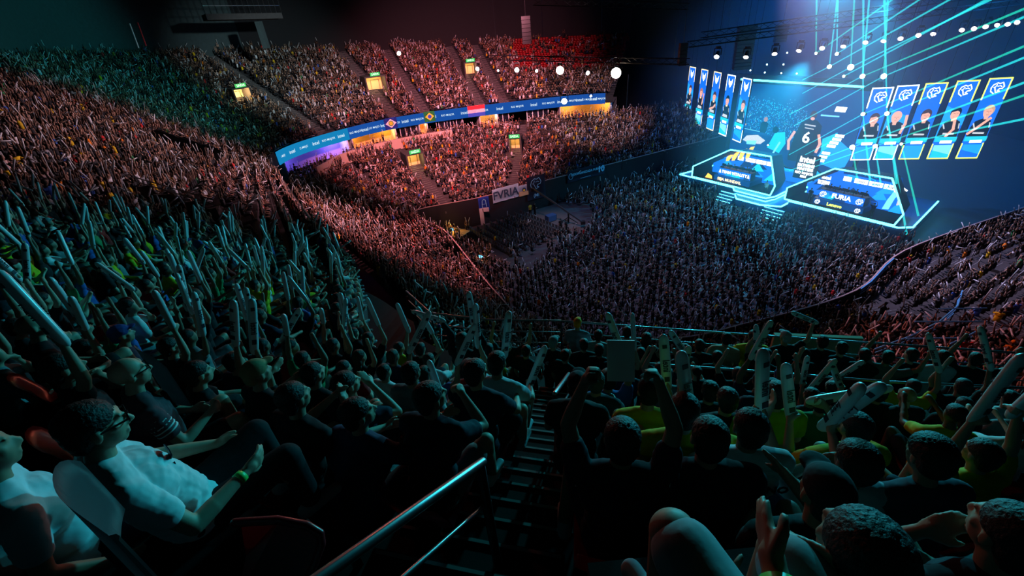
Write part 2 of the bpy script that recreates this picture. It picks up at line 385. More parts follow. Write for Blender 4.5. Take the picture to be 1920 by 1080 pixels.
class Board:      # a flat picture surface: 2d polygons in metres on a plane, layered 4 mm apart
    def __init__(s, o, x, n, parent, name, inv=None):
        s.o, s.x, s.n = Vector(o), Vector(x).normalized(), Vector(n).normalized(); s.k = 1; s.parent = parent; s.name = name; s.b = {}; s.inv = inv
    def P(s, a, b): return s.o+s.x*a+UPV*b+s.n*(.02+.006*s.k)
    def bm(s, key):
        if key not in s.b: s.b[key] = bmesh.new()
        return s.b[key]
    def poly(s, key, pts): poly(s.bm(key), [s.P(*p) for p in pts]); s.k += 1
    def line(s, key, pts, w, closed=False):
        q = list(pts)+([pts[0]] if closed else [])
        for p0, p1 in zip(q, q[1:]):
            dx, dy = p1[0]-p0[0], p1[1]-p0[1]; L = math.hypot(dx, dy) or 1; ex, ey = dx/L*w/2, dy/L*w/2; nx, ny = -ey, ex
            poly(s.bm(key), [s.P(p0[0]-ex+nx, p0[1]-ey+ny), s.P(p1[0]+ex+nx, p1[1]+ey+ny), s.P(p1[0]+ex-nx, p1[1]+ey-ny), s.P(p0[0]-ex-nx, p0[1]-ey-ny)])
        s.k += 1
    def disc(s, key, c, rx, ry=None, n=20, rot=0.):
        ry = ry or rx; s.poly(key, [(c[0]+rx*math.cos(t)*math.cos(rot)-ry*math.sin(t)*math.sin(rot), c[1]+rx*math.cos(t)*math.sin(rot)+ry*math.sin(t)*math.cos(rot)) for t in (2*math.pi*i/n for i in range(n))])
    def text(s, key, body, c, size, bold=.0, shear=0.):
        me = text_mesh(body, size, 0, bold, shear=shear); bake(me, frame(s.P(*c), s.x, UPV)); s.k += 1
        b = s.bm(key); b.from_mesh(me); bpy.data.meshes.remove(me)
    def done(s, base=None):
        for key, b in s.b.items():
            me = fin(b, s.name)
            if s.inv is not None: me.transform(s.inv)
            link('picture_'+key if key != base else 'picture_ground', me, E_[key], s.parent)
def tr(o): return Matrix.Translation(-Vector(o.location))
# platform
def stage_deck(s0, s1, t0, t1, z, label, cut=None):
    o = SP((s0+s1)/2, (t0+t1)/2, 0); e = empty('stage_deck', o)
    pts = [(s0, t0), (s1, t0), (s1, t1), (s0, t1)] if cut is None else cut
    bm = bmesh.new(); prism(bm, [SP(a, b, .02)-o for a, b in pts], (0, 0, z)); link('deck', fin(bm, 'd'), DECK, e)
    bm = bmesh.new()
    for (a, b), (c, d) in zip(pts, pts[1:]+pts[:1]):
        if b > 6 and d > 6: continue
        bar(bm, SP(a, b-.04, z+.05)-o, SP(c, d-.04, z+.05)-o, .13)
    link('edge_light', fin(bm, 'l'), E_['cyan'], e)
    tag(e, label, 'stage'); return e
DECK = mat('stage_floor', (.02, .10, .28), .25, spec=.7)
stage_deck(0, 0, 0, 0, 1.25, 'left stage platform edged with a cyan light line', [(-.3, 0), (7.7, 0), (8.4, -.9), (12.4, -.9), (12.9, .4), (12.9, 9.8), (1.5, 9.8)])
stage_deck(0, 0, 0, 0, 1.25, 'right stage platform edged with a cyan light line', [(14.6, .0), (16.2, 0), (25.3, 0), (26.2, 1.0), (25.6, 9.8), (14.6, 9.8)])
stage_deck(0, 0, 0, 0, .9, 'low middle platform between the two booths with a cyan rim', [(8.6, -1.0), (9.6, -2.3), (12.6, -2.3), (14.5, -1.3), (14.5, 2.6), (13.0, 2.6), (12.9, .4), (12.5, -1.0)])
def stage_steps(s0, s1, t, label):
    e = empty('stage_steps', SP((s0+s1)/2, t, 0)); bm = bmesh.new(); lb = bmesh.new()
    for i in range(4):
        rot = Matrix((SU, SN, UPV)).transposed()
        box(bm, SU*0-SN*(.2+.35*i)+UPV*(.12+(.26*(3-i)/2)), (s1-s0, .35, .24+.26*(3-i)), rot)
        box(lb, -SN*(.36+.35*i)+UPV*(.26+.26*(3-i)), (s1-s0, .04, .05), rot)
    link('treads', fin(bm, 't'), DECK, e); link('tread_light', fin(lb, 'tl'), E_['cyan'], e); tag(e, label, 'steps'); return e
stage_steps(7.0, 9.0, -2.4+1.3, 'lit steps in front of the left booth'); stage_steps(13.3, 15.6, -2.4, 'lit steps in front of the right booth')
def desk_person(s, t, z, parent_label, key):
    pass
def booth(oL, pts, s0, s1, title, name_txt, label, kind):
    e = empty('player_booth', SP((s0+s1)/2, 0, 1.25)); inv = tr(e)
    bm = bmesh.new(); q = pts+[pts[0]]
    for (a, b), (c, d) in zip(q, q[1:]): bar(bm, SP(a, 0, b), SP(c, 0, d), .09, .14)
    me = fin(bm, 'n'); me.transform(inv); link('neon_outline', me, E_['cyan'], e)
    bm = bmesh.new()   # dark reveal behind the outline
    for (a, b), (c, d) in zip(q, q[1:]):
        mc = (s0+s1)/2; p0, p1, p2, p3 = SP(a, .1, b), SP(c, .1, d), SP(mc+(c-mc)*.90, 3.6, 1.25+(d-1.25)*.86), SP(mc+(a-mc)*.90, 3.6, 1.25+(b-1.25)*.86)
        poly(bm, [p0, p1, p2, p3])
    me = fin(bm, 'r'); me.transform(inv); link('booth_lining', me, LINE_, e)
    # back screen
    W = Board(SP(s0+(s1-s0)*.05, 3.55, 1.3), SU, -SN, e, 'booth_screen', inv); w = (s1-s0)*.9
    def cl(a, b): return (a, b)
    body = [((a-s0)*.9, (b-1.3)*.86) for a, b in pts]
    W.poly('blue', [(max(.2, min(w-.2, a)), max(0, b)) for a, b in body])
    for i in range(9):
        a = .6+random.random()*(w-2.6); b = .2+random.random()*2.2; k = random.choice(['mid', 'navy', 'teal', 'deep'])
        W.poly(k, [(a, b), (a+1.4+random.random(), b+.3), (a+.9, b+1.0+random.random()*.5)])
    W.poly('navy', [(w*.34, 3.1), (w*.9, 3.1), (w*.88, 3.75), (w*.36, 3.75)])
    W.text('teal', title, (w*.62, 3.45), .55, .01)
    for a0, a1 in ((.36, .44), (.47, .60), (.61, .74), (.75, .86)):
        W.poly('white', [(w*a0, 2.35), (w*a1, 2.35), (w*a1, 2.85), (w*a0, 2.85)])
    for a0 in (.485, .625, .765): W.text('ink', 'intel', (w*a0+.5, 2.6), .4, .01)
    if kind == 'L':
        for a, b, h in ((2.3, 1.9, 1.0), (3.1, 2.1, 1.3), (4.0, 2.4, 1.6), (4.9, 2.7, 1.7)):
            W.poly('gold', [(a-.3, b), (a+.1, b+.1), (a+.6, b+h), (a+.1, b+h*.9), (a-.25, b+h*.5)])
        W.poly('white', [(w*.93, 1.0), (w*.96, 1.0), (w*.97, 2.0), (w*.94, 2.0)])
    else:
        W.line('teal', [(w*.60, 3.2), (w*.66, 3.0), (w*.65, 2.5), (w*.72, 2.7), (w*.78, 2.4), (w*.80, 3.0)], .06)
        W.text('white', 'intel', (1.9, 2.3), .55, .02); W.text('white', 'EXTREME\nMASTERS', (1.75, 1.7), .3, .015)
        # pale painted figure at the right end
        W.poly('sky', [(w*.80, .2), (w*.86, .3), (w*.88, 1.6), (w*.92, 2.4), (w*.85, 2.3), (w*.82, 1.3)])
        W.line('white', [(w*.86, 2.3), (w*.89, 2.9), (w*.95, 2.6)], .16); W.poly('patch', [(w*.91, .9), (w*.96, 1.0), (w*.95, 1.6), (w*.91, 1.5)])
        W.poly('mid', [(w*.86, .1), (w*.97, .1), (w*.95, 1.1), (w*.9, .8)])
    W.done('blue')
    fb = bmesh.new(); poly(fb, [SP(s0+.3, .15, 1.275), SP(s1-.3, .15, 1.275), SP(s1-.9, 3.5, 1.275), SP(s0+.9, 3.5, 1.275)]); me = fin(fb, 'f'); me.transform(inv); link('led_floor', me, E_['blue'], e)
    FB = bmesh.new()
    for q_ in range(6):
        a_ = s0+1+random.random()*(s1-s0-3); b_ = .3+random.random()*2.4; poly(FB, [SP(a_, b_, 1.285), SP(a_+1.6, b_+.2, 1.285), SP(a_+.7, b_+.8, 1.285)])
    me = fin(FB, 'f'); me.transform(inv); link('floor_pattern', me, E_['mid'], e)
    # desk
    dk = empty('player_desk', SP(s0+w*.5, 1.5, 1.25)); inv2 = tr(dk)
    a0, a1 = s0+w*.30, s0+w*.74
    bm = bmesh.new(); prism(bm, [SP(a0, 1.4, 2.0), SP(a1, 1.4, 2.0), SP(a1+.2, 2.1, 2.0), SP(a0-.2, 2.1, 2.0)], (0, 0, .95)); me = fin(bm, 'd'); me.transform(inv2); link('desk_body', me, MT['plastic'], dk)
    dw = a1-a0; bm = bmesh.new(); prism(bm, [SP(a0-.3, .95, 1.28), SP(a1+.3, .95, 1.28), SP(a1+.5, 3.4, 1.28), SP(a0-.5, 3.4, 1.28)], (0, 0, .72)); me = fin(bm, 'd'); me.transform(inv2); link('riser', me, DECK, dk)
    RB = Board(SP(a0-.3, .95, 1.28), SU, -SN, dk, 'riser_front', inv2); RB.poly('navy', [(.02, .03), (dw+.58, .03), (dw+.58, .7), (.02, .7)]); RB.text('amber' if kind == 'L' else 'yellow', 'SEJA MUNDIAL' if kind == 'L' else 'Lenovo', (dw*.5, .35), .5, .015)
    if kind == 'L': RB.poly('gold', [(-1.3, .05), (-.2, .08), (-.3, .5), (-.9, .75)])
    else: panther(RB, 'white', (.45, .36), .5); panther(RB, 'white', (dw+.1, .36), .5)
    RB.done('navy')
    D = Board(SP(a0, 1.4, 2.0), SU, -SN, dk, 'desk_front', inv2)
    D.poly('blue', [(0, .03), (dw, .03), (dw, .92), (0, .92)])
    for i in range(5):
        a = random.random()*dw*.8; D.poly(random.choice(['mid', 'navy', 'teal']), [(a, .05), (a+.9, .05), (a+.5, .75)])
    D.text('white', name_txt, (dw*.5, .5), .5 if kind == 'L' else .7, .02)
    if kind == 'L':
        D.poly('white', [(.05, .3), (.2, .8), (.4, .3)]); D.poly('white', [(dw-.45, .3), (dw-.25, .8), (dw-.08, .3)])
    else:
        for c in (.35, dw-.4): panther(D, 'white', (c, .46), .62)
    D.done('blue')
    tag(dk, ('blue fronted player desk in the left booth' if kind == 'L' else 'blue fronted player desk with big cat emblems in the right booth'), 'desk')
    # floor panel picture in front of the desk
    for i in range(5):
        s = a0+dw*(.1+.2*i)
        mn = empty('desk_monitor', SP(s, 1.7, 2.96)); bm = bmesh.new(); rot = Matrix((SU, SN, UPV)).transposed()
        box(bm, (0, 0, .32), (.55, .04, .33), rot); box(bm, (0, 0, .08), (.06, .05, .17), rot); box(bm, (0, 0, .01), (.25, .18, .02), rot)
        sc_ = link('screen_casing', fin(bm, 'm'), MT['plastic'], mn); bm = bmesh.new(); box(bm, SN*.025+UPV*.32, (.5, .01, .28), rot); link('lit_screen', fin(bm, 'm'), E_['sky'], sc_)
        tag(mn, 'monitor on the player desk in the %s booth' % ('left' if kind == 'L' else 'right'), 'monitor', 'monitors on the %s player desk' % ('left' if kind == 'L' else 'right'))
        STAGE_PEOPLE.append((SP(s, 2.75, 2.0), kind))
    bm = bmesh.new(); W2 = Board(SP(0, 0, 0), SU, SN, e, 'x', inv)
    tag(e, label, 'booth'); return e
def panther(B, key, c, h, w=None):
    w = w or h*.09; S = lambda pts: [(c[0]+x*h, c[1]+y*h) for x, y in pts]
    B.line(key, S([(-.15, -.5), (-.42, -.3), (-.5, 0), (-.38, .3), (-.12, .45), (.1, .38), (.3, .48), (.42, .3), (.5, .12), (.42, -.05), (.2, -.08), (.1, -.22), (.28, -.32), (.0, -.42), (-.12, -.15), (-.2, .0)]), w)
    B.line(key, S([(.0, .15), (.18, .2), (.3, .12)]), w*.8); B.line(key, S([(-.3, .05), (-.18, .12), (-.12, .28)]), w*.8)
STAGE_PEOPLE = []
LINE_ = mat('booth_lining', (.003, .008, .02), .8)
booth(0, [(1.6, 1.4), (1.6, 2.8), (6.5, 5.85), (11.5, 5.9), (12.7, 2.6), (12.4, 1.4)], 1.6, 12.6, 'VITALITY', 'TEAM VITALITY', 'left player booth outlined in cyan neon with golden graphics', 'L')
booth(0, [(14.1, 1.4), (14.1, 2.75), (18.3, 5.85), (23.4, 5.9), (25.3, 2.7), (24.9, 1.4)], 14.1, 25.1, 'FURIA', 'FURIA', 'right player booth outlined in cyan neon with big cat graphics', 'R')
# big rear screen
def big_screen():
    e = empty('rear_video_screen', SP(7.5, 12.2, 0)); inv = tr(e)
    bm = bmesh.new(); rot = Matrix((SU, SN, UPV)).transposed(); box(bm, SP(7.5, 12.3, 6.3), (17.5, .5, 12.4), rot); me = fin(bm, 'w'); me.transform(inv); link('screen_frame', me, MT['black'], e)
    W = Board(SP(-.6, 12.0, .2), SU, -SN, e, 'wall', inv)
    W.poly('navy', [(0, .2), (16.5, .2), (16.5, 11.2), (0, 11.2)])
    W.poly('deep', [(0, .2), (16.5, .2), (16.5, 4.6), (0, 4.6)])
    W.poly('cyan', [(0, 11.5), (15.2, 11.5), (15.2, 11.75), (0, 11.75)])
    rr = random.Random(5)
    for i in range(900):      # the filmed crowd: small specks in rising bands
        a = rr.random()*9.5+.3; b = 5.6+rr.random()*4.2-(.15*a); s = .03+rr.random()*.06
        poly(W.bm(rr.choice(['teal', 'mid', 'sky', 'teal'])), [W.P(a, b), W.P(a+s, b+.02), W.P(a+s*.8, b+s*1.6), W.P(a, b+s)])
    W.k += 1
    for i in range(120):
        a = rr.random()*9.5+.3; b = 5.6+rr.random()*4.; s = .03
        poly(W.bm('white'), [W.P(a, b), W.P(a+s, b), W.P(a+s, b+s), W.P(a, b+s)])
    W.k += 1
    W.line('sky', [(.2, 5.3), (5.0, 5.0)], .07)
    # standing player with the number six
    W.poly('jersey', [(8.6, 2.6), (8.9, 5.5), (9.4, 7.0), (10.2, 7.5), (11.2, 7.4), (11.9, 6.8), (12.0, 5.2), (11.8, 2.8), (11.5, 1.9), (8.7, 1.9)])
    W.disc('hairbrown', (10.6, 8.0), .42, .52); W.disc('skin', (10.6, 7.55), .25, .2)
    W.line('skin', [(8.75, 5.6), (8.3, 4.4), (8.5, 3.4)], .34); W.line('skin', [(11.85, 5.6), (12.2, 4.6), (12.0, 3.6)], .34)
    W.line('patch', [(9.9, 6.75), (11.1, 6.7)], .16); W.line('patch', [(10.0, 6.35), (11.0, 6.3)], .12)
    W.text('white', '6', (10.4, 5.1), 2.0, .03)
    # others bending over the desk
    W.poly('teal', [(5.6, 3.1), (6.3, 5.2), (7.6, 5.5), (8.0, 4.0), (7.4, 2.6)]); W.disc('ink', (6.3, 5.6), .4, .45); W.line('sky', [(7.2, 4.0), (6.6, 2.4)], .25)
    W.poly('patch', [(1.9, 3.6), (2.4, 4.3), (4.0, 4.6), (5.2, 4.0), (4.6, 3.4), (3.0, 3.3)]); W.poly('sky', [(2.5, 3.6), (4.0, 3.8), (3.9, 3.2), (2.6, 3.1)])
    W.disc('hairblond', (.8, 6.0), .4, .5); W.line('skin', [(.9, 5.6), (1.9, 5.8)], .25); W.poly('ink', [(.2, 4.3), (1.6, 4.4), (1.5, 5.5), (.3, 5.5)])
    W.poly('ink', [(4.2, 5.0), (5.0, 5.0), (5.2, 6.3), (4.6, 6.6), (4.1, 6.2)]); W.disc('skin2', (4.7, 6.8), .28, .34)
    W.poly('mid', [(12.0, 2.4), (13.6, 5.9), (16.2, 4.2), (15.6, 1.6)]); W.poly('teal', [(12.4, 5.3), (13.9, 6.3), (14.2, 5.2), (12.6, 3.6)])
    for i, b in enumerate((5.9, 5.45, 5.0, 4.55)): W.poly('white', [(13.7-.2*i, b-.15), (14.7-.2*i, b-.15), (14.75-.2*i, b+.2), (13.75-.2*i, b+.2)])
    for i, b in enumerate((3.6, 3.1, 2.6)): W.poly('white', [(12.75-.2*i, b-.15), (13.7-.2*i, b-.15), (13.75-.2*i, b+.2), (12.8-.2*i, b+.2)])
    W.poly('white', [(12.9, 8.7), (14.1, 8.7), (14.2, 9.3), (13.0, 9.3)])
    W.poly('sky', [(11.5, 8.0), (13.6, 8.1), (13.6, 8.25), (11.5, 8.2)])
    W.done('navy')
    tag(e, 'huge blue video wall behind the stage showing players and crowd', 'screen'); return e
big_screen()
# low centre screen with the event lettering, and its light bar
e = empty('centre_led_panel', SP(13.0, 6.2, 0)); inv = tr(e)
bm = bmesh.new(); prism(bm, [SP(9.0, 6.4, .9), SP(15.5, 6.4, .9), SP(15.5, 6.4, 2.5), SP(14.3, 6.4, 3.3), (SP(13.9, 6.4, 2.9)), SP(10.6, 6.4, 2.9), SP(9.4, 6.4, 3.5), SP(9.0, 6.4, 3.2)], SN*.3); me = fin(bm, 'c'); me.transform(inv); link('panel_body', me, MT['plastic'], e)
W = Board(SP(9, 6.36, .9), SU, -SN, e, 'cp', inv); W.poly('mid', [(0, 0), (6.5, 0), (6.5, 1.5), (5.3, 2.3), (4.9, 1.9), (1.6, 1.9), (.4, 2.5), (0, 2.2)])
W.poly('blue', [(.2, .2), (5, .3), (4.2, 1.6), (1.4, 1.5)]); W.line('teal', [(.1, 2.2), (1.2, 1.7), (1.9, 1.8), (4.7, 1.8), (5.3, 2.2), (6.2, 1.4)], .08)
W.line('cyan', [(-.2, .1), (6.6, .1)], .2)
W.done('mid'); tag(e, 'low blue light panel between the two booths with a bright bar below', 'screen')
e = empty('event_lettering_sign', SP(13.0, 6.0, 2.0)); inv = tr(e)
W = Board(SP(13.0, 6.1, 2.0), SU, -SN, e, 'lt', inv)
W.text('white', 'intel', (0, 2.35), 1.0, .04); W.text('white', 'EXTREME', (0, 1.65), .46, .03); W.text('white', 'MASTERS', (0, 1.2), .46, .03); W.text('white', 'RIO MAJOR', (0, .72), .42, .02); W.text('white', '2022', (0, .3), .36, .02)
W.done(); bm = bmesh.new(); rot = Matrix((SU, SN, UPV)).transposed(); box(bm, SN*.35+UPV*1.4, (2.6, .16, 3.0), rot); link('sign_back', fin(bm, 'sb'), MT['black'], e)
tag(e, 'glowing white event lettering standing over the middle of the stage', 'sign')
# ------------------------------------------------------------------ ten portrait banners
LPOS = [(31.1, 76.4), (31.4, 72.6), (31.8, 69.1), (32.1, 65.5), (32.4, 61.8)]; RPOS = [(40.9, 49.9), (43.1, 49.35), (45.5, 48.7), (48.1, 48.0), (50.7, 47.3)]
def banner(i, side):
    x, y = (LPOS if side == 'L' else RPOS)[i]
    d = Vector((.09, -1, 0)).normalized() if side == 'L' else Vector((.97, -.26, 0)).normalized()
    n = Vector((d.y, -d.x, 0)); 
    if n.dot(Vector((-x, -y, 0))) < 0: n = -n
    w, h = (2.0, 7.9); z0 = 5.0
    if side == 'R': h = 7.7+.1*i
    e = empty('portrait_banner', (x, y, z0)); inv = tr(e); rot = Matrix((d, n, UPV)).transposed()
    bm = bmesh.new(); box(bm, UPV*h/2-n*.08, (w, .16, h), rot); link('screen_body', fin(bm, 'b'), MT['plastic'], e)
    bm = bmesh.new()
    for s in (-.7, .7): tube(bm, d*s-n*.08+UPV*h, d*s-n*.08+UPV*(h+11), .025, n=5)
    link('hanging_cable', fin(bm, 'c'), MT['metal'], e)
    o = Vector((x, y, z0))-d*w/2
    B = Board(o, d, n, e, 'bn', inv); B.poly('blue', [(0, 0), (w, 0), (w, h), (0, h)])
    if (i+(side == 'L')) % 2: B.poly('mid', [(0, 2.4), (w, 3.6), (w, 4.6), (0, 5.6)])
    fk = ('amber' if side == 'L' else 'yellow') if (i < 3 if side == 'L' else i > 1) else 'white'
    fw = .12
    B.line(fk, [(fw/2, h-2.0), (fw/2, h-fw/2), (w-fw/2, h-fw/2), (w-fw/2, h-2.0)], fw)
    B.line(fk, [(fw/2, 1.6), (fw/2, fw/2), (w-fw/2, fw/2), (w-fw/2, 1.6)], fw)
    if side == 'L':
        c = (w/2, h-.95); B.poly('white', [(c[0]-.5, c[1]+.55), (c[0]-.12, c[1]+.1), (c[0], c[1]+.2), (c[0]+.12, c[1]+.1), (c[0]+.5, c[1]+.55), (c[0]+.42, c[1]-.15), (c[0], c[1]-.65), (c[0]-.42, c[1]-.15)])
    else: panther(B, 'white', (w/2, h-.95), 1.05, .09)
    hx = w/2+(.1, -.12, .08, .0, .15)[i]; hy = h-3.25
    hair = ['hairbrown', 'skin2', 'hairbrown', 'ink', 'hairbrown'][i] if side == 'L' else ['hairbrown', 'skin', 'hairbrown', 'ink', 'hairblond'][i]
    B.poly('jersey', [(.08, 2.35), (.12, 3.3), (.35, 3.95), (hx-.25, 4.2), (hx+.25, 4.2), (w-.3, 3.95), (w-.1, 3.2), (w-.08, 2.35)])
    B.poly('skin', [(hx-.17, hy-.75), (hx+.17, hy-.75), (hx+.2, hy-.2), (hx-.2, hy-.2)])
    B.disc(hair, (hx, hy+.14), .48, .56); B.disc('skin', (hx-.03, hy-.05), .39, .52)
    B.poly(hair, [(hx-.36, hy+.2), (hx-.3, hy+.5), (hx, hy+.62), (hx+.35, hy+.5), (hx+.38, hy+.15), (hx+.1, hy+.32)])
    B.line('skin2', [(hx-.2, hy+.07), (hx-.06, hy+.07)], .05); B.line('skin2', [(hx+.08, hy+.07), (hx+.2, hy+.07)], .05); B.line('skin2', [(hx-.1, hy-.28), (hx+.1, hy-.28)], .05); B.line('skin2', [(hx, hy+.02), (hx+.02, hy-.12)], .04)
    B.line('patch', [(.25, 3.7), (.45, 3.3)], .12); B.line('patch', [(w-.35, 3.75), (w-.25, 3.3)], .1); B.line('patch', [(w*.3, 2.75), (w*.72, 2.72)], .18)
    if side == 'L': B.poly('patch', [(.3, 2.5), (w-.4, 2.5), (w-.5, 2.85), (.5, 2.9)]); B.line('amber', [(hx-.2, 4.1), (hx, 3.9), (hx+.2, 4.1)], .07)
    arms = {('R', 1): [(w-.3, 3.0), (w-.12, 3.9), (w-.2, 4.7)], ('R', 3): [(.9, 2.5), (1.3, 3.2), (1.05, 4.6)], ('R', 4): [(.1, 2.7), (.7, 3.3), (1.5, 4.2)], ('L', 0): [(w-.3, 2.9), (w-.6, 3.1)], ('L', 1): [(w-.5, 3.2), (w-.2, 4.6)], ('L', 2): [(.3, 2.9), (1.2, 3.2), (1.6, 3.6)]}.get((side, i))
    if arms: B.line('skin', arms, .26)
    B.poly('teal', [(0, 1.9), (w, 1.9), (w, 2.4), (0, 2.4)]); B.poly('white', [(w*.28, 1.72), (w*.82, 1.72), (w*.82, 2.02), (w*.28, 2.02)])
    k2 = ['mid', 'teal', 'mid', 'teal', 'blue'][i]; B.poly(k2, [(.15, .2), (w-.15, .2), (w-.15, 1.4), (.15, 1.0)]); B.poly('sky' if i % 2 else 'mid', [(.15, 1.0), (w-.15, .5), (w-.15, 1.55), (.15, 1.55)])
    B.done('blue')
    nm = ['leftmost', 'second', 'middle', 'fourth', 'rightmost'][i]
    look = {('L', 0): 'short hair, amber frame', ('L', 1): 'hand at the shoulder, amber frame', ('L', 2): 'folded arms, amber frame', ('L', 3): 'black curly hair, white frame', ('L', 4): 'white frame', ('R', 0): 'white frame', ('R', 1): 'one raised arm', ('R', 2): 'short beard look facing ahead', ('R', 3): 'hand covering the face', ('R', 4): 'blond hair, arm across'}[(side, i)]
    tag(e, 'portrait banner, %s of the %s set, %s' % (nm, 'winged emblem' if side == 'L' else 'big cat', look), 'banner screen', 'portrait banners on the %s wing' % ('left' if side == 'L' else 'right'))
for i in range(5): banner(i, 'L'); banner(i, 'R')
# ------------------------------------------------------------------ trusses, lamps
def truss(p, q, label, w=.5):
    p = Vector(p); q = Vector(q); e = empty('lighting_truss', (p+q)/2); inv = tr(e); x, y, d = basis(q-p)
    bm = bmesh.new(); L = (q-p).length; n = int(L/.9)
    cs = [x*w/2+y*w/2, x*w/2-y*w/2, -x*w/2-y*w/2, -x*w/2+y*w/2]
    for c in cs: tube(bm, p+c, q+c, .035, n=6)
    for i in range(n):
        a = p+(q-p)*i/n; b = p+(q-p)*(i+1)/n
        for j in range(4): tube(bm, a+cs[j], b+cs[(j+1) % 4], .018, n=4)
    me = fin(bm, 't'); me.transform(inv); link('lattice', me, MT['metal'], e)
    bm = bmesh.new()
    for f in (.05, .35, .65, .95):
        c = p+(q-p)*f; tube(bm, c, Vector((c.x, c.y, 35.9)), .02, n=4)
    me = fin(bm, 't'); me.transform(inv); link('steel_cable', me, MT['metal'], e)
    tag(e, label, 'truss'); return e
LAMPWHITE = emat('lamp_white', (1., .82, .85), 7.0); LAMPHOT = emat('lamp_hot', (1., .80, .60), 60.0)
def moving_head(loc, aim, label, group, em, rad=.28, yoke=True):
    e = empty('moving_head_lamp', loc); d = (Vector(aim)-Vector(loc)).normalized(); x, y, d = basis(d)
    rot = Matrix((x, y, d)).transposed()
    bm = bmesh.new(); tube(bm, -d*.35, d*.25, rad*.75, rad, 14); lh = link('lamp_housing', fin(bm, 'h'), MT['plastic'], e)
    bm = bmesh.new(); tube(bm, d*.251, d*.27, rad*.92, rad*.92, 18); link('lens', fin(bm, 'l'), em, lh)
    bm = bmesh.new(); hx = Vector((d.y, -d.x, 0)); hx = hx.normalized() if hx.length > .1 else Vector((1, 0, 0))
    for s in (-1, 1): bar(bm, hx*s*(rad+.08), hx*s*(rad+.08)+UPV*.55, .06)
    bar(bm, hx*-(rad+.1)+UPV*.55, hx*(rad+.1)+UPV*.55, .07); box(bm, UPV*.65, (.4, .3, .2)); link('yoke', fin(bm, 'y'), MT['plastic'], e)
    tag(e, label, 'stage lamp', group); return e
LP = [(1345, 103), (1400, 103), (1453, 97), (1500, 91), (1543, 87), (1583, 83), (1625, 76), (1659, 73), (1690, 69), (1724, 63), (1752, 60), (1806, 53), (1829, 51), (1850, 47), (1873, 44), (1892, 42), (1910, 39)]
TRA = Vector(at(1290, 90, 18.3)); TRB = Vector(at(1925, 22, 18.3))
CAMP = Vector((0, 0, H))
ORD = ['first', 'second', 'third', 'fourth', 'fifth', 'sixth', 'seventh', 'eighth', 'ninth', 'tenth', 'eleventh', 'twelfth', 'thirteenth', 'fourteenth', 'fifteenth', 'sixteenth', 'seventeenth']
for i, (px, py) in enumerate(LP):
    d = ray(px, py); nrm = Vector((-(TRB-TRA).y, (TRB-TRA).x, 0)); k = ((TRA-CAMP).dot(nrm))/d.dot(nrm); p = CAMP+d*k
    jit = Vector(((i*37 % 11)-5, (i*23 % 9)-4, -8-(i % 4)*3))
    moving_head(p, Vector((8, 25, 4))+jit*1.6, 'pale stage lamp hanging in the row above the stage, %s from the left' % ORD[i], 'row of pale lamps above the stage', LAMPWHITE, .25)
truss(TRA+UPV*.3, TRB+UPV*1.0, 'long black truss carrying the row of pale lamps above the stage')
truss(TRA+UPV*.9+SN*2, TRB+UPV*2.2+SN*2, 'thin black truss behind the row of pale lamps')
# speaker arrays and hoist boxes
def line_array(px, pytop, pybot, y, w, label, kname='hanging_speaker_array'):
    a = ray(px, pytop); b = ray(px, pybot); pa = CAMP+a*(y/a.y); pb = CAMP+b*(y/b.y)
    h = pa.z-pb.z; n = max(3, int(h/.35)); e = empty(kname, (pa.x, pa.y, pb.z))
    for i in range(n):
        bm = bmesh.new(); box(bm, (0, -.02*abs(i-n*.3), (n-1-i+.5)*h/n), (w, .6, h/n*.92), Matrix.Rotation(R(2.*(i-n*.3)), 3, 'X')); link('speaker_cabinet', fin(bm, 's'), MT['plastic'], e)
    bm = bmesh.new(); tube(bm, (0, 0, h), (0, 0, 35.9-pb.z), .03, n=5); link('steel_cable', fin(bm, 'c'), MT['metal'], e)
    tag(e, label, 'speaker'); return e
line_array(1402, 48, 128, 58, 2.0, 'big black box speaker array hanging left of the video wall'); line_array(1468, 45, 78, 60, 1.3, 'small dark speaker cluster under the stage truss')
line_array(1282, 80, 122, 55, .8, 'dark speaker cluster hanging at the left end of the stage truss')
line_array(985, 30, 82, 60, 1.0, 'black speaker array hanging in front of the far upper stand')
truss(at(920, 108, 17.5), at(1290, 116, 17.5), 'dark truss hanging in front of the far upper stand')
truss(CAMP+ray(1000, 4)*.05, CAMP+ray(1290, 12)*.05, 'thin dark truss near the roof above the far stand')
WL = [(897, 128, .30), (935, 131, .16), (969, 130, .34), (1005, 132, .22), (1100, 136, .30)]
for i, (px, py, r_) in enumerate(WL):
    d = ray(px, py); p = CAMP+d*(56/d.y)
    moving_head(p, CAMP+Vector(((i-2)*14, 0, -14)), 'white lamp, %s from the left, hanging before the far upper stand' % ORD[i], 'white lamps before the far stand', emat('lamp_front_%d' % i, (1, .85, .9), 9 if i != 1 else 5), r_*.8)
HOT = [(1050, 132, 52, .42, 'blinding warm floodlight, left one of the big pair'), (1155, 137, 52, .55, 'blinding warm floodlight, right one of the big pair'), (1058, 190, 50, .30, 'orange floodlight glaring just under the ribbon board'), (748, 100, 66, .26, 'single pinkish lamp glaring before the upper left far stand'), (1108, 180, 55, .12, 'tiny warm lamp right of the orange floodlight')]
HOTP = []
for px, py, y, r_, lb in HOT:
    d = ray(px, py); p = CAMP+d*(y/d.y); HOTP.append(p)
    moving_head(p, CAMP, lb, None, LAMPHOT, r_)
